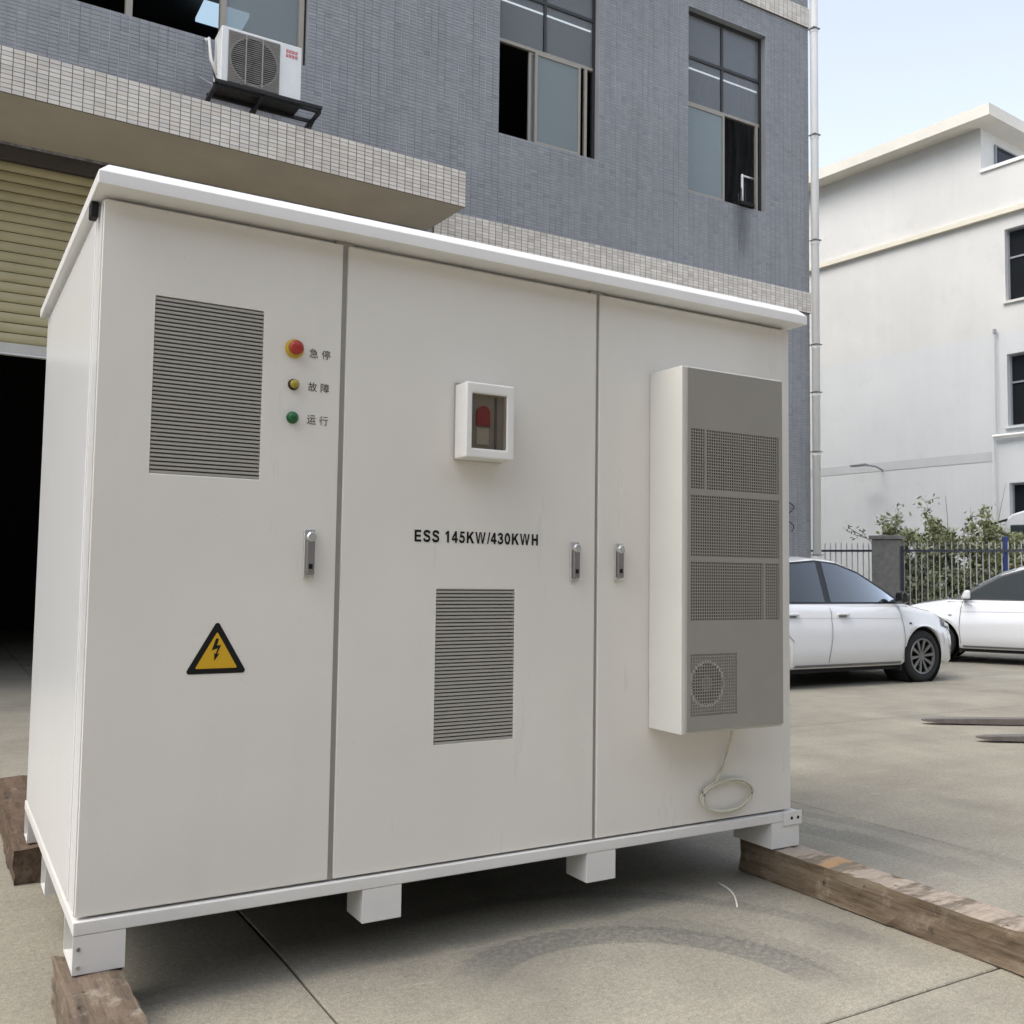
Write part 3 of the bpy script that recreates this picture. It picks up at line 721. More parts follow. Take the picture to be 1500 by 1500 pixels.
mb = MB(); fbox(mb, PS-.28, PS+.28, -.28, .28, 0, 2.20); mb.build('shaft', 'pillar_stone', pil, .012)
mb = MB(); fbox(mb, PS-.33, PS+.33, -.33, .33, 2.202, 2.29); mb.build('cap', 'pillar_stone', pil, .012)
bp = fpt(0, 0, 0); bs = 4.05
bpo = empty('blue_post', fpt(bs, -.12, 0)); tag(bpo, 'blue painted steel post at the fence below the coach', 'post')
MB().tube([fpt(bs,-.12,0), fpt(bs,-.12,2.22)], .052, 12).build('shaft', 'blue_paint', bpo, smooth=False)
MB().lathe([(.06, 0), (.06, .03), (.0, .04)], fpt(bs, -.12, 2.22), 'z', 12).build('cap', 'blue_paint', bpo)

# ------------------------------------------------------------------ shrub behind the fence
shr = empty('shrub', (20.6, 12.0, 0)); tag(shr, 'loose pale green shrub growing behind the fence', 'shrub')
stem = MB(); LV, LF, LT = [], [], []
def leaf(p, size, tone):
    d = Vector(rng.normal(size=3)).normalized(); u = d.orthogonal().normalized()
    u = (Matrix.Rotation(rng.uniform(0, 6.28), 3, d) @ u); w = d.cross(u)*.45
    n = len(LV); LV.extend([tuple(p-u*size*.5), tuple(p+w*size*.5), tuple(p+u*size*.5), tuple(p-w*size*.5)]); LF.append((n, n+1, n+2, n+3)); LT.append(tone)
axis = Vector((22.3, 11.2, 0))-Vector((19.3, 13.0, 0))
for k in range(34):
    t = k/33; b0 = Vector((19.4, 12.9, 0))+axis*(.14+t*.80)+Vector((rng.normal()*.22, rng.normal()*.3, 0))
    h = rng.uniform(2.1, 2.95)-.35*abs(t-.45); tall = k in (6, 16, 17, 18, 23)
    if tall: h = {6: 3.05, 16: 3.25, 17: 3.65, 18: 3.35, 23: 3.1}[k]
    pts = [b0]; lean = Vector((rng.normal()*.22, rng.normal()*.22, 0))
    for q in range(1, 7): pts.append(b0+Vector((0, 0, h*q/6))+lean*(q/6)**1.5+Vector((rng.normal()*.04, rng.normal()*.04, 0)))
    stem.tube(pts, [.022-.003*q for q in range(7)], 5)
    nb = 9
    for q in range(nb):
        f = rng.uniform(.25, 1); p0 = b0.lerp(pts[-1], f); p0 = pts[min(5, int(f*6))].lerp(pts[min(6, int(f*6)+1)], (f*6) % 1)
        dr = Vector((rng.normal(), rng.normal(), rng.uniform(.1, .9))).normalized(); L = rng.uniform(.15, .5)
        p1 = p0+dr*L; stem.tube([p0, (p0+p1)/2+Vector((0, 0, .02)), p1], .006, 4)
        dens = 9 if (tall and f > .72) else 62
        for _ in range(dens):
            s = rng.uniform(.25, 1.05); pp = p0.lerp(p1, s)+Vector(rng.normal(size=3))*.075
            tone = float(np.clip(rng.normal(.74, .24), 0, 1)); leaf(pp, float(rng.choice([.06, .09, .12, .17])*rng.uniform(.8, 1.2)), tone)
for (x, y, z) in ((19.05, 13.45, 2.55), (19.15, 13.4, 2.40), (19.3, 13.25, 2.45)):
    stem.tube([(19.7, 12.95, 2.0), (19.4, 13.2, 2.3), (x, y, z)], .008, 4)
    for _ in range(9): leaf(Vector((x, y, z))+Vector(rng.normal(size=3))*.07, rng.uniform(.07, .12), .3)
stem.build('stems', 'bark', shr)
mb = MB(); mb.v, mb.f, mb.t = LV, LF, LT; mb.build('leaves', 'leaf', shr, fix=False, kind='stuff')

# ------------------------------------------------------------------ coach behind the fence (only its corner shows)
bus = empty('coach', (0, 0, 0)); tag(bus, 'white coach parked behind the fence, cut off by the right edge', 'coach')
BW, BL, BH = 1.18, 7.0, 3.06
pr = [(-BW, .45), (-BW, 2.55), (-BW+.05, 2.82), (-BW+.20, 2.98), (-BW+.45, BH), (BW-.45, BH), (BW-.20, 2.98), (BW-.05, 2.82), (BW, 2.55), (BW, .45)]
MB().prism(pr, 'y', 0, BL).build('body', 'bus_white', bus, .05, local=True)
B(-BW+.16, BW-.16, -.02, .05, 1.35, 2.72).build('windscreen', 'car_glass', bus, .05, local=True)
B(-BW+.1, BW-.1, -.03, .0, .75, 1.05).build('orange_stripe', 'orange', bus, local=True)
B(-BW+.08, -BW+.42, -.035, .0, 1.30, 2.0).build('orange_panel', 'orange', bus, local=True)
for x in (-BW+.3, BW-.3): MB().lathe([(.10, 0), (.10, .03), (.0, .04)], (x, -.01, .80), '-y', 12).build('headlight', 'headlight', bus, local=True)
for k in range(4): B(-BW-.012, -BW+.01, .7+1.5*k, 2.05+1.5*k, 1.55, 2.5).build('side_window', 'car_glass', bus, local=True)
for k in range(4): B(BW-.01, BW+.012, .7+1.5*k, 2.05+1.5*k, 1.55, 2.5).build('side_window', 'car_glass', bus, local=True)
for x in (-BW+.15, BW-.15):
    for y in (1.3, 5.3): MB().lathe([(0, -.14), (.44, -.14), (.47, -.08), (.47, .08), (.44, .14), (0, .14)], (x, y, .47), 'x', 24).build('wheel', 'tyre', bus, local=True)
MB().tube([(-BW+.1, .05, 2.85), (-BW-.16, -.20, 2.75), (-BW-.18, -.22, 2.45)], .03, 8).build('mirror_arm', 'black', bus, local=True)
B(-BW-.30, -BW-.10, -.30, -.14, 1.85, 2.5).build('mirror', 'black', bus, .04, local=True)
bus.location = (23.3, 10.75, 0); bus.rotation_euler.z = R(-68)

# ------------------------------------------------------------------ cars
def make_car(name, mirror_mat, spokes=10):
    root = empty(name)
    XF, XR, RW, RA = 1.33, -1.32, .325, .378
    ZT = ([-2.30,-2.27,-2.15,-1.75,-1.2,0,1.0,1.15,1.6,1.95,2.12,2.20,2.22], [.60,.85,.98,1.04,1.02,.985,.985,.975,.895,.79,.69,.57,.48])
    WW = ([-2.30,-2.22,-2.0,-1.4,0,1.0,1.6,1.9,2.08,2.18,2.22], [.62,.74,.82,.872,.885,.88,.862,.80,.69,.55,.42])
    zt = lambda x: float(np.interp(x, *ZT)); ww = lambda x: float(np.interp(x, *WW))
    def zb(x):
        z = float(np.interp(x, [-2.3,-2.0,-1.8,1.8,2.05,2.22], [.40,.28,.23,.23,.20,.26]))
        for c in (XF, XR):
            if abs(x-c) < RA: z = max(z, RW+math.sqrt(RA*RA-(x-c)**2)-.005)
        return z
    def section(x):
        w, t, b = ww(x), zt(x), zb(x); h = t-.23; out = []
        raw = [(w-.055, .0), (w-.012, .05), (w+.004, .30), (w+.006, .48), (w-.004, .66), (w-.018, .70), (w-.03, .86), (w-.065, .95), (w-.13, .992), (w-.24, 1.01)]
        for i, (y, f) in enumerate(raw):
            z = .23+h*f
            if i == 0: z = b
            out.append((max(y, .05), max(z, b+.003*i)))
        out.append((0, t+.03 if abs(x) < 2.1 else t+.01)); return out
    xs_ = np.unique(np.concatenate([np.linspace(-2.30, 2.22, 110), XF+RA*np.cos(np.linspace(0, math.pi, 28)), XR+RA*np.cos(np.linspace(0, math.pi, 28))]))
    mb = MB(); rows = []
    for x in xs_:
        sec = section(x); ring = [(x, y, z) for y, z in sec]+[(x, -y, z) for y, z in sec[-2::-1]]
        rows.append(len(mb.v)); mb.v += ring; k = len(ring)
    for a, b in zip(rows, rows[1:]):
        for i in range(k-1): mb.f.append((a+i, a+i+1, b+i+1, b+i))
    mb.f.append(tuple(rows[0]+i for i in range(k))); mb.f.append(tuple(rows[-1]+i for i in range(k))[::-1]); mb.t = [None]*len(mb.f)
    body = mb.build('body', 'car_white', root, smooth=True, local=True)
    def sy(x, z):
        s = section(x); return float(np.interp(z, [q[1] for q in s[:10]], [q[0] for q in s[:10]]))
    def strip(nm, pts, wd, mat, off=.007, side=-1, vert=True):
        m = MB(); fine = []
        for (x0, z0), (x1, z1) in zip(pts, pts[1:]): fine += [(x0+(x1-x0)*q/8, z0+(z1-z0)*q/8) for q in range(8)]
        fine.append(pts[-1])
        for (x0, z0), (x1, z1) in zip(fine, fine[1:]):
            d = Vector((x1-x0, z1-z0)).normalized()*wd/2; n = (-d.y, d.x)
            q = [(x0+n[0], z0+n[1]), (x0-n[0], z0-n[1]), (x1-n[0], z1-n[1]), (x1+n[0], z1+n[1])]
            m.poly([(a, side*(sy(a, b)+off), b) for a, b in q])
        return m.build(nm, mat, root, local=True)
    def patch(nm, f, mat, off=.006, side=-1, n=8, parent=None):
        m = MB(); g = [[None]*(n+1) for _ in range(n+1)]
        for i in range(n+1):
            for j in range(n+1):
                x, z = f(i/n, j/n); g[i][j] = (x, side*(sy(x, z)+off), z)
        for i in range(n):
            for j in range(n): m.quad(g[i][j], g[i+1][j], g[i+1][j+1], g[i][j+1])
        return m.build(nm, mat, parent or root, smooth=True, local=True)
    MB().box(-2.1, 2.0, -.49, .49, .17, .40).box(-.93, .94, -.80, -.491, .18, .40).box(-.93, .94, .491, .80, .18, .40).build('underbody', 'car_under', root, local=True)
    for c in (XF, XR):
        for sd in (-1, 1):
            m = MB().tube([(c, sd*.83, RW), (c, sd*.50, RW)], RA-.004, 28, caps=False)
            m.poly([(c+(RA-.004)*math.cos(2*math.pi*q/28), sd*.50, RW+(RA-.004)*math.sin(2*math.pi*q/28)) for q in range(28)])
            m.build('wheel_arch', 'car_under', root, local=True)
    # greenhouse
    ZR = ([-1.9,-1.5,-1.1,-.7,-.3,.05,.35,.75,1.12], [1.02,1.25,1.43,1.53,1.565,1.545,1.44,1.215,.985])
    zr = lambda x: float(np.interp(x, *ZR)); gy = lambda z: .80-.40*(z-.98)
    mb = MB(); rows = []
    gx = np.linspace(-1.9, 1.12, 60)
    def gsec(x):
        t = zr(x); b = .955; e = max(b+.005, t-.06); o = []
        for f in (0, .35, .7, 1): z = b+(e-b)*f; o.append((gy(z), z))
        ye = gy(e)
        for f in (.93, .82, .6, .3, 0): o.append((ye*f, e+(t-e)*(1-f**2.6)))
        return o
    for x in gx:
        s = gsec(x); ring = [(x, y, z) for y, z in s]+[(x, -y, z) for y, z in s[-2::-1]]; rows.append(len(mb.v)); mb.v += ring; k = len(ring)
    for a, b in zip(rows, rows[1:]):
        for i in range(k-1): mb.f.append((a+i, a+i+1, b+i+1, b+i))
    mb.t = [None]*len(mb.f); mb.build('roof', 'car_white', root, smooth=True, local=True)
    for side in (-1, 1):
        P = lambda pts, o: [(x, side*(gy(z)+o), z) for x, z in pts]
        MB().poly(P([(-1.50,.985),(1.03,.985),(.99,1.02),(.72,1.18),(.38,1.37),(.05,1.475),(-.3,1.505),(-.75,1.47),(-1.1,1.37),(-1.42,1.18)], .004)).build('window_trim', 'car_trim', root, local=True)
        MB().poly(P([(-.24,1.005),(.93,1.005),(.70,1.155),(.37,1.345),(.05,1.45),(-.20,1.48)], .008)).build('side_window', 'car_glass', root, local=True)
        MB().poly(P([(-.34,1.005),(-.30,1.48),(-.72,1.445),(-1.07,1.345),(-1.32,1.17),(-1.36,1.01)], .008)).build('side_window', 'car_glass', root, local=True)
        mr = MB(); mr.hexa([(.80, side*.86, 1.00), (.93, side*.86, 1.00), (.90, side*1.02, 1.00), (.76, side*1.02, 1.00), (.80, side*.86, 1.13), (.88, side*.86, 1.13), (.85, side*1.02, 1.14), (.76, side*1.02, 1.14)])
        mo = mr.build('mirror', mirror_mat, root, .03, local=True)
        MB().hexa([(.83, side*.78, .985), (.90, side*.78, .985), (.88, side*.87, 1.0), (.83, side*.87, 1.0), (.83, side*.78, 1.03), (.89, side*.78, 1.03), (.87, side*.87, 1.05), (.83, side*.87, 1.05)]).build('mirror_stalk', 'car_trim', root, local=True)
        strip('door_seam', [(.93,.30),(.95,.55),(.93,.80),(.90,.965)], .009, 'car_seam', side=side)
        strip('door_seam', [(-.36,.30),(-.31,.60),(-.29,.965)], .009, 'car_seam', side=side)
        strip('door_seam', [(-.92,.55),(-1.15,.75),(-1.25,.965)], .009, 'car_seam', side=side)
        for hx in (-.20, -1.02):
            MB().box(hx, hx+.19, side*(sy(hx+.1,.86)+.002), side*(sy(hx+.1,.86)+.03), .850, .878).build('door_handle', 'car_white', root, .008, local=True)
            MB().box(hx+.03, hx+.16, side*(sy(hx+.1,.84)+.001), side*(sy(hx+.1,.84)+.005), .825, .849).build('handle_cup', 'car_seam', root, local=True)
        patch('headlight', lambda u, v: (1.72+u*.40, .64+.06*(1-u)+v*(.045+.09*(1-u))-u*.03), 'headlight', side=side)
        patch('tail_light', lambda u, v: (-2.24+u*.30, .74+v*.16), 'lamp_red', side=side)
        strip('side_marker', [(1.055,.742),(1.105,.742)], .022, 'car_trim', side=side, off=.005)
    def screen(nm, xa, xb, f0):
        m = MB(); n = 10; g = []
        for i in range(n+1):
            x = xa+(xb-xa)*i/n; t = zr(x); e = max(.96, t-.06); ye = gy(e)*f0; row = []
            dz = (zr(x+.02)-zr(x-.02))/.04; L = math.hypot(1, dz)
            for j in range(n+1):
                y = ye*(2*j/n-1); z = e+(t-e)*(1-abs(y/gy(e))**2.6); row.append((x-dz/L*.008, y, z+.008/L))
            g.append(row)
        for i in range(n):
            for j in range(n): m.quad(g[i][j], g[i+1][j], g[i+1][j+1], g[i][j+1])
        m.build(nm, 'car_glass', root, smooth=True, local=True)
    for side in (-1, 1):
        MB().prism([(.10, .62), (.02, 1.02), (-.06, 1.24), (-.16, 1.24), (-.12, .98), (-.05, .60)], 'y', side*.22, side*.58).build('seat_back', 'car_trim', root, local=True)
        strip('sill_trim', [(-.90, .262), (.90, .262)], .03, 'car_seam', side=side)
        strip('shoulder_crease', [(-1.5, .825), (-.6, .82), (.4, .81), (.92, .80)], .005, 'car_crease', side=side, off=.006)
        strip('bumper_seam', [(1.72, .62), (1.74, .55), (1.745, .47)], .008, 'car_seam', side=side)
        patch('headlight_lens', lambda u, v: (1.80+u*.20, .665+.04*(1-u)+v*.04), 'chrome', off=.009, side=side)
    MB().tube([(.45, .36, .95), (.52, .36, 1.06)], .16, 16).build('steering_wheel', 'car_trim', root, local=True)
    screen('windscreen', .17, 1.07, .90); screen('rear_window', -1.72, -.95, .86)
    B(2.10, 2.235, -.36, .36, .40, .50).build('grille', 'car_trim', root, .02, local=True)
    B(2.215, 2.245, -.22, .22, .53, .60).build('number_plate', 'blue_paint', root, local=True)
    # wheels
    for x in (XF, XR):
        for side in (-1, 1):
            wh_ = empty('wheel', (x, side*.76, RW), root); o = side
            def L(prof, n=32): return [(r, h*o) for r, h in prof]
            MB().lathe(L([(.225, .08), (.255, .092), (.300, .088), (.318, .070), (RW, .05), (RW, -.06), (.30, -.09), (.225, -.09)]), (x, side*.76, RW), 'y', 40, False).build('tyre', 'tyre', wh_, smooth=True)
            MB().lathe(L([(0, .03), (.222, .03)]), (x, side*.76, RW), 'y', 32).build('brake_disc', 'car_under', wh_)
            m = MB(); m.lathe(L([(.200, .060), (.205, .083), (.222, .088), (.228, .080)]), (x, side*.76, RW), 'y', 40, False); m.lathe(L([(0, .070), (.045, .068), (.05, .05)]), (x, side*.76, RW), 'y', 20)
            for q in range(spokes):
                a = 2*math.pi*q/spokes+.1; ca, sa = math.cos(a), math.sin(a); px, pz = -sa, ca
                pts = []
                for r, hw, yy in ((.035, .012, .066), (.206, .021, .080)):
                    for sgn in (-1, 1): pts.append((x+ca*r+px*hw*sgn, side*.76+yy*o, RW+sa*r+pz*hw*sgn))
                b_ = [(q_[0], q_[1]-.018*o, q_[2]) for q_ in pts]
                m.hexa([pts[0], pts[1], pts[3], pts[2], b_[0], b_[1], b_[3], b_[2]])
            m.build('rim', 'rim_silver', wh_)
    for c in (XF-RA-.01, XR-RA-.01):
        for side in (-1, 1): B(c-.015, c+.012, side*.62, side*.83, .16, .36).build('mud_flap', 'tyre', root, local=True)
    return root
car1 = make_car('parked_car', 'car_trim'); tag(car1, 'white sedan with black mirrors and dark ten spoke wheels parked beside the grey factory', 'car', 'white cars parked in the yard')
car1.location = (9.09, 5.86, 0); car1.rotation_euler.z = R(-1.5)
car2 = make_car('parked_car', 'car_white', 7); tag(car2, 'white sedan with white mirrors at the right edge, nosed towards the fence', 'car', 'white cars parked in the yard')
car2.location = (14.68, 6.17, 0); car2.rotation_euler.z = R(118)

# ------------------------------------------------------------------ forklift tines pointing into the picture
fk = empty('forklift_forks', (8.2, 1.9, 0)); tag(fk, 'pair of worn steel forklift tines resting low over the concrete', 'forklift forks')
fd = Vector((.861, -.509, 0)); fn = Vector((-.509, -.861, 0))
for tip in (Vector((7.26, 2.67, 0)), Vector((6.83, 1.85, 0))):
    def FP(a, n, z): return tip+fd*a+fn*n+Vector((0, 0, z))
    mb = MB(); st = [(0, .020, .040, .030), (.03, .035, .046, .024), (.10, .055, .050, .018), (.5, .062, .058, .012), (1.10, .062, .064, .010), (1.16, .062, .075, .012)]
    for a, hw, z1, z0 in st: mb.v += [tuple(FP(a,-hw,z0)), tuple(FP(a,hw,z0)), tuple(FP(a,hw,z1)), tuple(FP(a,-hw,z1))]
    for i in range(len(st)-1):
        for k in range(4): mb.f.append((4*i+k, 4*i+(k+1) % 4, 4*i+4+(k+1) % 4, 4*i+4+k))
    mb.f += [(3,2,1,0), tuple(4*len(st)-4+k for k in range(4))]; mb.t = [None]*len(mb.f)
    mb.hexa([FP(1.10,-.06,.05), FP(1.15,-.06,.05), FP(1.15,.06,.05), FP(1.10,.06,.05), FP(1.10,-.06,.62), FP(1.15,-.06,.62), FP(1.15,.06,.62), FP(1.10,.06,.62)])
    mb.build('tine', 'fork_steel', fk)
t0 = Vector((7.045, 2.26, 0))
for z in (.16, .50):
    mb = MB(); q = lambda a, n, zz: t0+fd*a+fn*n+Vector((0, 0, zz))
    mb.hexa([q(1.16,-.62,z), q(1.21,-.62,z), q(1.21,.62,z), q(1.16,.62,z), q(1.16,-.62,z+.09), q(1.21,-.62,z+.09), q(1.21,.62,z+.09), q(1.16,.62,z+.09)]); mb.build('carriage_bar', 'fork_steel', fk)

# ------------------------------------------------------------------ timbers under the cabinet
def timber(name, x0, x1, y0, y1, h, mat, seed, label):
    r_ = np.random.default_rng(seed); n = int((y1-y0)/.035)+1; mb = MB(); prof = []
    m = 5
    ring = [(0,0),(1,0)]
    pts0 = [(t, 0) for t in np.linspace(.03, .97, m)]+[(1, t) for t in np.linspace(.04, .96, m)]+[(t, 1) for t in np.linspace(.97, .03, m)]+[(0, t) for t in np.linspace(.96, .04, m)]
    k = len(pts0); ph = r_.uniform(0, 6, k)
    for i in range(n+1):
        y = y0+(y1-y0)*i/n
        for j, (a, b) in enumerate(pts0):
            wob = .004*math.sin(i*.31+ph[j])+r_.normal()*.0018
            xx = x0+(x1-x0)*a+(wob if a in (0, 1) else 0); zz = .002+(h-.002)*b+((wob-.004 if b == 1 else 0))
            mb.v.append((xx, y+(r_.normal()*.006 if i in (0, n) else 0), zz))
    for i in range(n):
        for j in range(k): mb.f.append((i*k+j, i*k+(j+1) % k, (i+1)*k+(j+1) % k, (i+1)*k+j))
    mb.f += [tuple(range(k))[::-1], tuple(n*k+j for j in range(k))]; mb.t = [None]*len(mb.f)
    o = mb.build(name, mat, smooth=False); tag(o, label, 'timber', 'old timbers under the cabinet'); return o
H_T = .1445
timber('timber', -.035, .130, -1.30, .17, H_T, 'old_wood', 1, 'brown timber under the front left foot, running out towards the viewer')
timber('timber', -.055, .12, 1.43, 3.0, H_T, 'dark_wood', 2, 'dark brown timber under the rear left foot')
timber('timber', 2.697, 2.853, -2.2, .20, H_T, 'worn_wood', 3, 'long weathered timber under the right foot with pale worn patches on top')
st = MB().tube([(2.487,.106,.004),(2.483,.07,.004),(2.472,.03,.004),(2.452,-.015,.004),(2.425,-.058,.004),(2.392,-.10,.004),(2.349,-.152,.004)], .004, 6).build('string', 'string', smooth=True); tag(st, 'short curved piece of white string on the concrete under the cabinet', 'string')

# ------------------------------------------------------------------ energy storage cabinet
cab = empty('energy_storage_cabinet', (1.4, .8, .145)); tag(cab, 'large white three door energy storage cabinet raised on timbers', 'cabinet')
CW, CD, ZB, ZTOP = 2.80, 1.648, .297, 2.358
B(.006, CW-.006, .027, CD, .292, 2.372).build('carcass', 'cab_side_paint', cab, .004)
# left side skin: post, panel and rear post
B(-.001, .0055, .030, .150, .295, 2.365).build('side_post', 'cab_side_paint', cab)
B(-.004, .0055, .156, 1.50, .300, 2.35).build('side_panel', 'cab_side_paint', cab, .003)
B(-.001, .0055, 1.506, CD, .295, 2.365).build('side_post', 'cab_side_paint', cab)
# front frame seen in the gaps between the doors
for a, b in ((.736, .758), (1.766, 1.786)): B(a-.02, b+.02, .010, .0265, .293, 2.37).build('door_post', 'cab_inner', cab)
# doors
doors = []
def door(x0, x1, hole=None):
    y0, y1 = 0.0, .0235; z0, z1 = ZB, ZTOP; mb = MB()
    if hole is None: mb.box(x0, x1, y0, y1, z0, z1)
    else:
        a, b, c, d = hole; V = [(x0,z0),(x1,z0),(x1,z1),(x0,z1),(a,c),(b,c),(b,d),(a,d)]
        for yy in (y0, y1): mb.v += [(x, yy, z) for x, z in V]
        fr = [(0,1,5,4),(1,2,6,5),(2,3,7,6),(3,0,4,7)]
        mb.f += fr+[tuple(i+8 for i in q[::-1]) for q in fr]
        for i in range(4): j = (i+1) % 4; mb.f.append((i, i+8, j+8, j)); mb.f.append((4+i, 4+j, 12+j, 12+i))
        mb.t = [None]*len(mb.f)
    o = mb.build('door', 'cab_paint', cab, .004); doors.append(o); return o
VL = (.152, .480, 1.561, 2.095); VM = (1.105, 1.418, .692, 1.220)
d1 = door(0.0, .738, VL); d2 = door(.757, 1.768, VM); d3 = door(1.784, CW)
d1['label'] = 'narrow left door with louvres, indicator lamps and warning triangle'; d2['label'] = 'middle door with alarm box, lettering and low louvre'; d3['label'] = 'right door carrying the cooling unit'
def louvre(d, v, n):
    a, b, c, e = v; B(a-.005, b+.005, .0238, .0262, c-.005, e+.005).build('vent_backing', 'vent_dark', d)
    p = (e-c)/n
    pf = [(.0005, 0), (.0035, .0), (.0205, p*.52), (.0215, p*.62), (.0185, p*.62), (.0012, p*.18), (.0005, p*.16)]
    pf = [(y_, c+z_) for y_, z_ in [(.0012, p*.04), (.0050, p*.02), (.0190, p*.55), (.0170, p*.72), (.0050, p*.70), (.0012, p*.64)]]
    s = MB().prism(pf, 'x', a+.0005, b-.0005).build('slat', 'louver', d)
    for k in range(1, n): dup(s, (0, 0, p*k))
louvre(d1, VL, 43); louvre(d2, VM, 42)
# handles
def handle(d, x0, x1, z0, z1):
    B(x0, x1, -.010, -.0005, z0, z1).build('handle_base', 'chrome', d, .003)
    B(x0+.006, x1-.004, -.024, -.0105, z0+.012, z1-.030).build('handle_grip', 'steel_dark', d, .004)
    MB().lathe([(.016, 0), (.016, .014), (.012, .018), (0, .018)], ((x0+x1)/2+.002, -.0101, z1-.024), '-y', 20).build('lock_barrel', 'chrome', d)
    B(x0+.012, x1-.012, -.0255, -.0242, z0+.030, z0+.046).build('keyhole', 'black', d)
handle(d1, .628, .665, 1.253, 1.410); handle(d2, 1.653, 1.690, 1.252, 1.400); handle(d3, 1.857, 1.894, 1.256, 1.400)
# lettering
def path(pts, w):
    """a stroke of even width along a curve through pts, as quads"""
    P = [np.array(q, float) for q in pts]; C = []
    for k in range(len(P)-1):
        p0, p1, p2, p3 = P[max(k-1, 0)], P[k], P[k+1], P[min(k+2, len(P)-1)]
        for t in np.linspace(0, 1, 5)[:-1]: C.append(.5*((2*p1)+(-p0+p2)*t+(2*p0-5*p1+4*p2-p3)*t*t+(-p0+3*p1-3*p2+p3)*t**3))
    C.append(P[-1]); L, Rr = [], []
    for k in range(len(C)):
        d = C[min(k+1, len(C)-1)]-C[max(k-1, 0)]; d = d/np.linalg.norm(d); n = np.array([-d[1], d[0]])*w/2; L.append(C[k]+n); Rr.append(C[k]-n)
    return [[L[k], Rr[k], Rr[k+1], L[k+1]] for k in range(len(C)-1)]
def rc(a, b, c, d): return [[(a, b), (c, b), (c, d), (a, d)]]
def zero():
    q = [(.39+.265*math.cos(a), .5+.415*math.sin(a)) for a in np.linspace(0, 2*math.pi, 21)]; return path(q, .215)
GL = {
 'E': (.93, rc(.08,0,.32,1)+rc(.32,0,.87,.19)+rc(.32,.41,.81,.59)+rc(.32,.81,.86,1)),
 'S': (.93, path([(.80,.72),(.72,.86),(.47,.915),(.24,.86),(.17,.73),(.26,.61),(.48,.53),(.71,.44),(.79,.28),(.70,.14),(.47,.085),(.22,.14),(.12,.30)], .215)),
 '1': (.78, rc(.33,0,.57,1)+[[(.33,.98),(.33,.75),(.12,.64),(.12,.80)]]),
 '4': (.78, rc(.42,0,.64,1)+rc(.03,.20,.42,.39)+rc(.64,.20,.76,.39)+[[(.03,.39),(.24,.39),(.42,.68),(.42,1.0)]]),
 '5': (.78, rc(.18,.83,.70,1)+[[(.18,.83),(.34,.83),(.28,.52),(.09,.47)]]+path([(.16,.53),(.37,.585),(.56,.52),(.65,.34),(.56,.15),(.37,.085),(.17,.14),(.08,.29)], .205)),
 '3': (.78, path([(.10,.74),(.20,.87),(.38,.915),(.55,.86),(.60,.73),(.52,.59),(.30,.54)], .19)+path([(.30,.515),(.54,.46),(.65,.29),(.56,.14),(.37,.085),(.17,.14),(.08,.29)], .20)),
 '0': (.78, zero()),
 'K': (1.0, rc(.08,0,.32,1)+[[(.32,.31),(.32,.60),(.69,1),(.98,1)], [(.42,.50),(.58,.68),(1.02,0),(.73,0)]]),
 'W': (1.32, [[(.0,1),(.21,1),(.37,.27),(.28,0)], [(.37,.27),(.54,1),(.66,1),(.49,0)], [(.66,1),(.78,1),(.95,.27),(.83,0)], [(.95,.27),(1.11,1),(1.32,1),(1.04,0)], [(.28,0),(.37,.27),(.49,0)], [(.83,0),(.95,.27),(1.04,0)]]),
 '/': (.39, [[(-.02,-.02),(.14,-.02),(.41,1.02),(.25,1.02)]]),
 'H': (1.0, rc(.08,0,.32,1)+rc(.68,0,.92,1)+rc(.32,.40,.68,.61)),
 ' ': (.39, [])}
word = 'ESS 145KW/430KWH'; tot = sum(GL[c][0] for c in word); em = (1.518-1.013)/tot; px_ = 1.013
for c in word:
    adv, polys = GL[c]
    if polys:
        mb = MB()
        for k, q in enumerate(polys): mb.poly([(px_+(a*.87+.05)*em, -.0015-.00006*(k % 7), 1.382+b*.0405) for a, b in q])
        mb.build('letter', 'ink', d2, fix=False)
    px_ += adv*em
for a, b, x0, x1, z0 in (('急', '停', .631, .702, 1.966), ('故', '障', .630, .701, 1.856), ('运', '行', .629, .699, 1.749)):
    lettering('character', a, x0, x0+.029, z0, z0+.030, -.0015, 'ink_brown', d1); lettering('character', b, x1-.029, x1, z0, z0+.030, -.0015, 'ink_brown', d1)
# warning triangle
def tri(cx, cz, r, y, rad):
    pts = []
    for k in range(3):
        a = math.pi/2+2*math.pi*k/3; px, pz = cx+(r-2*rad)*math.cos(a), cz+(r-2*rad)*math.sin(a)
        for q in range(7):
            b = a-math.pi/3+2*math.pi/3*q/6; pts.append((px+rad*math.cos(b), y, pz+rad*math.sin(b)))
    return pts
tc, tz, tr_ = .3665, 1.016, .1075
MB().poly(tri(tc, tz, tr_, -.0012, .008)[::-1]).build('warning_sign', 'black', d1, fix=False)
MB().poly(tri(tc, tz-.001, tr_-.034, -.0018, .003)[::-1]).build('sign_face', 'sign_yellow', d1, fix=False)
sx_, sz_, k_ = tc-.003, tz+.052, .00083
bolt = [(.008,0),(-.010,0),(-.026,-40),(-.006,-32),(-.003,-36)]
bp_ = [(-.5, 0), (9, 0), (3, -22), (16, -20), (4, -49), (12, -47), (-4, -70), (-5, -45), (-.5, -48), (6, -31), (-13, -37)]
MB().poly([(sx_+a*k_*1.15, -.0024, sz_+b*k_*1.15) for a, b in bp_][::-1]).build('bolt_mark', 'black', d1, fix=False)
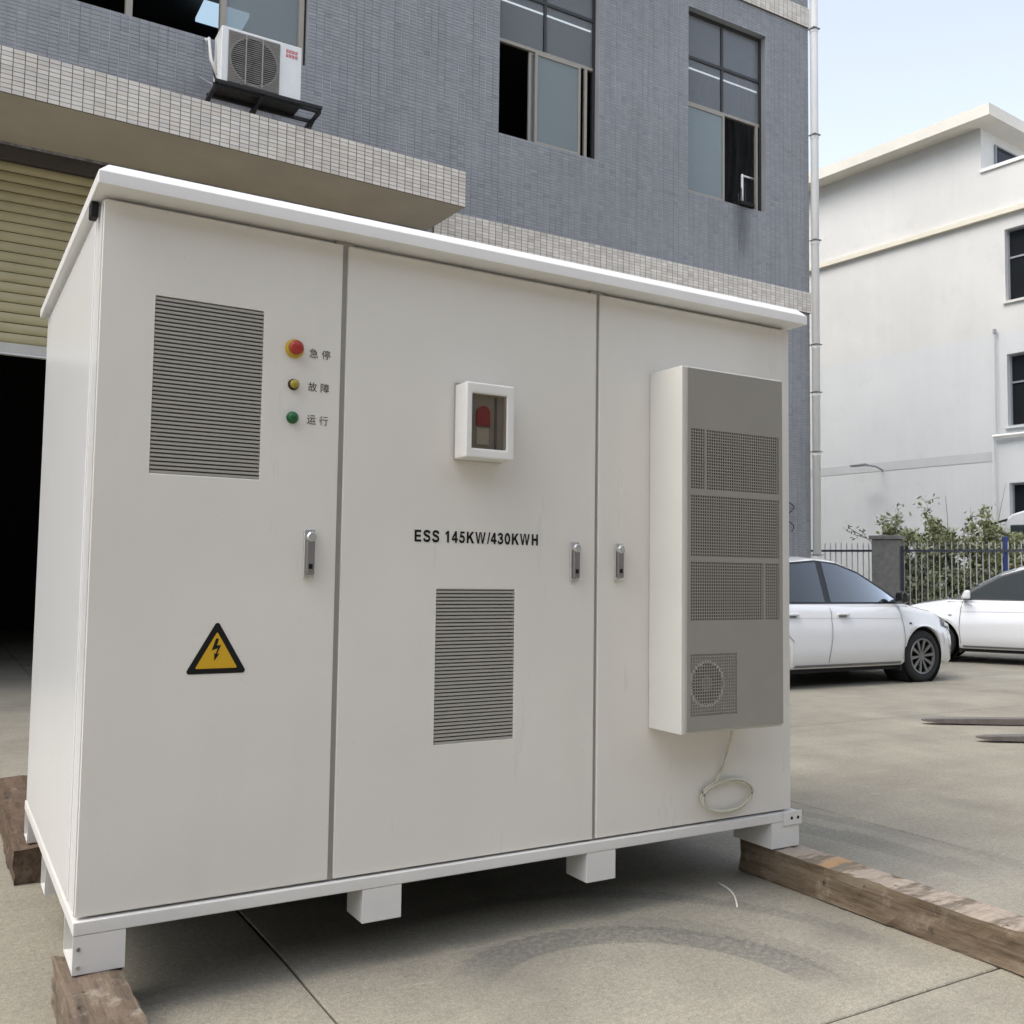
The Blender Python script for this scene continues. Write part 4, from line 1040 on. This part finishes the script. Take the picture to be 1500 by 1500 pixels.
# buttons and lamps
MB().lathe([(.031, 0), (.031, .004), (.026, .006), (.024, .012)], (.581, 0, 1.988), '-y', 28).build('stop_collar', 'yellow', d1)
MB().lathe([(.014, .010), (.014, .016), (.022, .018), (.0235, .024), (.022, .030), (.014, .034), (0, .035)], (.581, 0, 1.988), '-y', 28).build('emergency_button', 'red_button', d1, smooth=True)
MB().lathe([(.018, 0), (.018, .004), (.0155, .006)], (.581, 0, 1.872), '-y', 24).build('lamp_bezel', 'black', d1)
MB().lathe([(.0145, .004), (.0145, .018), (.011, .023), (0, .025)], (.581, 0, 1.872), '-y', 24).build('amber_lamp', 'amber_lens', d1, smooth=True)
MB().lathe([(.0195, 0), (.0195, .004), (.017, .006)], (.580, 0, 1.765), '-y', 24).build('lamp_bezel', 'green_lens', d1)
MB().lathe([(.0165, .004), (.0165, .016), (.012, .021), (0, .023)], (.580, 0, 1.765), '-y', 24).build('green_lamp', 'green_lens', d1, smooth=True)
# alarm box on the middle door
ab = B(1.160, 1.350, -.012, -.001, 1.672, 1.942).build('alarm_box', 'cab_inner', cab)
mb = MB(); y0, y1 = -.100, -.0125; o_ = (1.157, 1.348, 1.672, 1.934); i_ = (1.180, 1.316, 1.706, 1.895)
V = [(o_[0],o_[2]),(o_[1],o_[2]),(o_[1],o_[3]),(o_[0],o_[3]),(i_[0],i_[2]),(i_[1],i_[2]),(i_[1],i_[3]),(i_[0],i_[3])]
for yy in (y0, y1): mb.v += [(x, yy, z) for x, z in V]
fr = [(0,1,5,4),(1,2,6,5),(2,3,7,6),(3,0,4,7)]; mb.f += fr+[tuple(i+8 for i in q[::-1]) for q in fr]
for i in range(4): j = (i+1) % 4; mb.f.append((i, i+8, j+8, j)); mb.f.append((4+i, 4+j, 12+j, 12+i))
mb.t = [None]*len(mb.f); mb.build('box_shell', 'box_plastic', ab, .006)
B(1.181, 1.315, -.078, -.073, 1.707, 1.894).build('inner_plate', 'plastic_grey', ab)
B(1.279, 1.286, -.084, -.0785, 1.709, 1.892).build('inner_rib', 'ac_dark', ab)
ar = [(1.204, 1.787), (1.255, 1.787), (1.255, 1.830)]+[(1.2295+.0255*math.cos(a), 1.830+.0255*math.sin(a)) for a in np.linspace(.2, math.pi-.2, 8)]+[(1.204, 1.830)]
MB().prism(ar, 'y', -.092, -.0785).build('alarm_lamp', 'lamp_red', ab)
B(1.206, 1.253, -.085, -.0785, 1.722, 1.780).build('switch_plate', 'louver', ab)
B(1.181, 1.315, -.0975, -.096, 1.707, 1.894).build('window_pane', 'clear_cover', ab)
# cooling unit on the right door
ux0, ux1, uz0, uz1, uy = 2.028, 2.550, .688, 2.078, -.198
cu_ = B(ux0, ux1, uy+.003, -.0015, uz0, uz1).build('cooling_unit', 'unit_housing', cab, .004)
G = {'g1a': (2.065,2.136,1.609,1.841), 'g1b': (2.144,2.528,1.609,1.841), 'g2': (2.065,2.528,1.353,1.587), 'g3a': (2.065,2.442,1.110,1.334), 'g3b': (2.450,2.528,1.110,1.334), 'f': (2.065,2.300,.753,.987)}
xx = sorted({2.048, 2.546}|{g[i] for g in G.values() for i in (0, 1)}); zz = sorted({.70, 2.070}|{g[i] for g in G.values() for i in (2, 3)})
mb = MB()
for a, b in zip(xx, xx[1:]):
    for c, d in zip(zz, zz[1:]):
        if not any(g[0] < (a+b)/2 < g[1] and g[2] < (c+d)/2 < g[3] for g in G.values()): mb.quad((a,uy-.006,c),(b,uy-.006,c),(b,uy-.006,d),(a,uy-.006,d))
a, b, c, d = 2.048, 2.546, .70, 2.070
mb.quad((a,uy-.006,c),(a,uy-.006,d),(a,uy+.004,d),(a,uy+.004,c)); mb.quad((b,uy-.006,d),(b,uy-.006,c),(b,uy+.004,c),(b,uy+.004,d)); mb.quad((a,uy-.006,d),(b,uy-.006,d),(b,uy+.004,d),(a,uy+.004,d)); mb.quad((b,uy-.006,c),(a,uy-.006,c),(a,uy+.004,c),(b,uy+.004,c))
mb.build('front_panel', 'unit_front', cu_, fix=False)
for k, g in G.items():
    a, b, c, d = g
    B(a, b, uy+.0015, uy+.0028, c, d).build('grille_void', 'void', cu_) if k != 'f' else None
    p = .0116; mb = MB(); nx = round((b-a)/p); nz = round((d-c)/p); w = .0021
    for i in range(nx+1): x = a+(b-a)*i/nx; mb.box(max(a, x-w), min(b, x+w), uy-.0058, uy-.0040, c, d)
    for j in range(nz+1): z = c+(d-c)*j/nz; mb.box(a, b, uy-.0056, uy-.0042, max(c, z-w), min(d, z+w))
    mb.build('grille_mesh', 'unit_front', cu_, kind='stuff')
B(2.065, 2.300, uy+.0012, uy+.0026, .753, .987).build('fan_plate', 'ac_grille', cu_)
MB().lathe([(.078, 0), (0, 0)], (2.150, uy+.0008, .872), '-y', 40).build('fan_opening', 'void', cu_)
MB().lathe([(.088, 0), (.088, .003), (.078, .004), (.078, 0)], (2.150, uy+.0010, .872), '-y', 40, False).build('fan_ring', 'plastic_white', cu_)
MB().lathe([(.03, 0), (.028, .003), (0, .003)], (2.150, uy+.0006, .872), '-y', 20).build('fan_hub', 'steel_dark', cu_)
# drain hose coiled under the unit
pts = [(2.427, -.05, .690), (2.428, -.03, .62), (2.418, -.015, .56), (2.40, -.012, .50), (2.37, -.012, .462)]
hs = []
for k in range(0, 3*26):
    a = 2*math.pi*k/26+2.0; r_ = 1+.05*math.sin(k*.37); hs.append((2.423+.130*r_*math.cos(a), -.014-.004*(k//26)-.002*math.sin(k), .392+.066*r_*math.sin(a)+.006*math.sin(k*.21)))
MB().tube(pts+hs, .0052, 8).build('drain_hose', 'hose', cu_, smooth=True)
# roof lid
ro = (-.030, 2.830, -.080, 1.690); rz0, rz1, rz2 = 2.373, 2.411, 2.443; ch = .030
mb = MB(); a, b, c, d = ro
lv = [(a,b,c,d,rz0), (a,b,c,d,rz1), (a+ch,b-ch,c+ch,d-ch,rz2)]
for (p0, p1, q0, q1, z) in lv: mb.v += [(p0,q0,z),(p1,q0,z),(p1,q1,z),(p0,q1,z)]
for i in range(2):
    for k in range(4): mb.f.append((4*i+k, 4*i+(k+1) % 4, 4*i+4+(k+1) % 4, 4*i+4+k))
mb.f += [(3,2,1,0), (8,9,10,11)]; mb.t = [None]*len(mb.f); mb.build('roof', 'cab_white', cab, .003)
B(-.0285, -.006, .075, .125, 2.325, 2.3725).build('cable_gland', 'black', cab, .004)
# base frame and feet
mb = MB(); fz0, fz1 = .252, .2895
mb.box(-.006, 2.836, -.014, .050, fz0, fz1); mb.box(-.006, 2.836, 1.60, 1.655, fz0, fz1)
mb.box(-.006, .045, .0505, 1.5995, fz0+.0005, fz1); mb.box(2.785, 2.836, .0505, 1.5995, fz0+.0005, fz1)
mb.build('base_frame', 'cab_frame', cab, .003)
B(.046, 2.784, .051, 1.599, fz0+.012, fz0+.03).build('floor_plate', 'under_shade_dark', cab)
B(.16, 2.65, .24, 1.58, .186, fz0+.0115).build('under_shade_block', 'under_shade_dark', cab)  # added block that darkens the gap under the cabinet
B(.14, 2.67, 1.640, 1.650, .150, fz0-.001).build('rear_light_block', 'under_shade_dark', cab)  # added plate that keeps out light from behind
def channel(x0, x1, y0, y1, open_left):
    t = .006; z0, z1 = .1455, fz0-.0006; mb = MB()
    mb.box(x0, x1, y0, y0+t, z0, z1); mb.box(x0, x1, y1-t, y1, z0, z1); mb.box(x0, x1, y0+t, y1-t, z0, z0+t); mb.box(x1-t, x1, y0+t, y1-t, z0+t, z1)
    if not open_left: mb.box(x0, x0+t, y0+t, y1-t, z0+t, z1)
    return mb.build('foot', 'cab_frame', cab)
for y0, y1, ol in ((-.0135, .195, True), (.76, .90, True), (1.50, 1.652, True)):
    channel(-.004, .134, y0, y1, True)
    channel(.854, .990, y0, min(y1, y0+.135), False); channel(1.735, 1.865, y0, min(y1, y0+.135), False); channel(2.676, 2.834, y0, y1+.02, False)
for x in (.008,):
    MB().lathe([(.006, 0), (.005, .004), (0, .004)], (.010, -.0136, .166), '-y', 10).build('bolt', 'chrome', cab); MB().lathe([(.006, 0), (.005, .003), (0, .003)], (.010, -.0136, .215), '-y', 10).build('bolt', 'steel_dark', cab)
B(2.740, 2.846, -.020, -.0145, .235, .2915).build('lifting_plate', 'cab_frame', cab, .002)
for x in (2.785, 2.822): MB().lathe([(.007, 0), (.007, .0008), (0, .0008)], (x, -.0202, .264), '-y', 14).build('bolt_hole', 'void', cab)
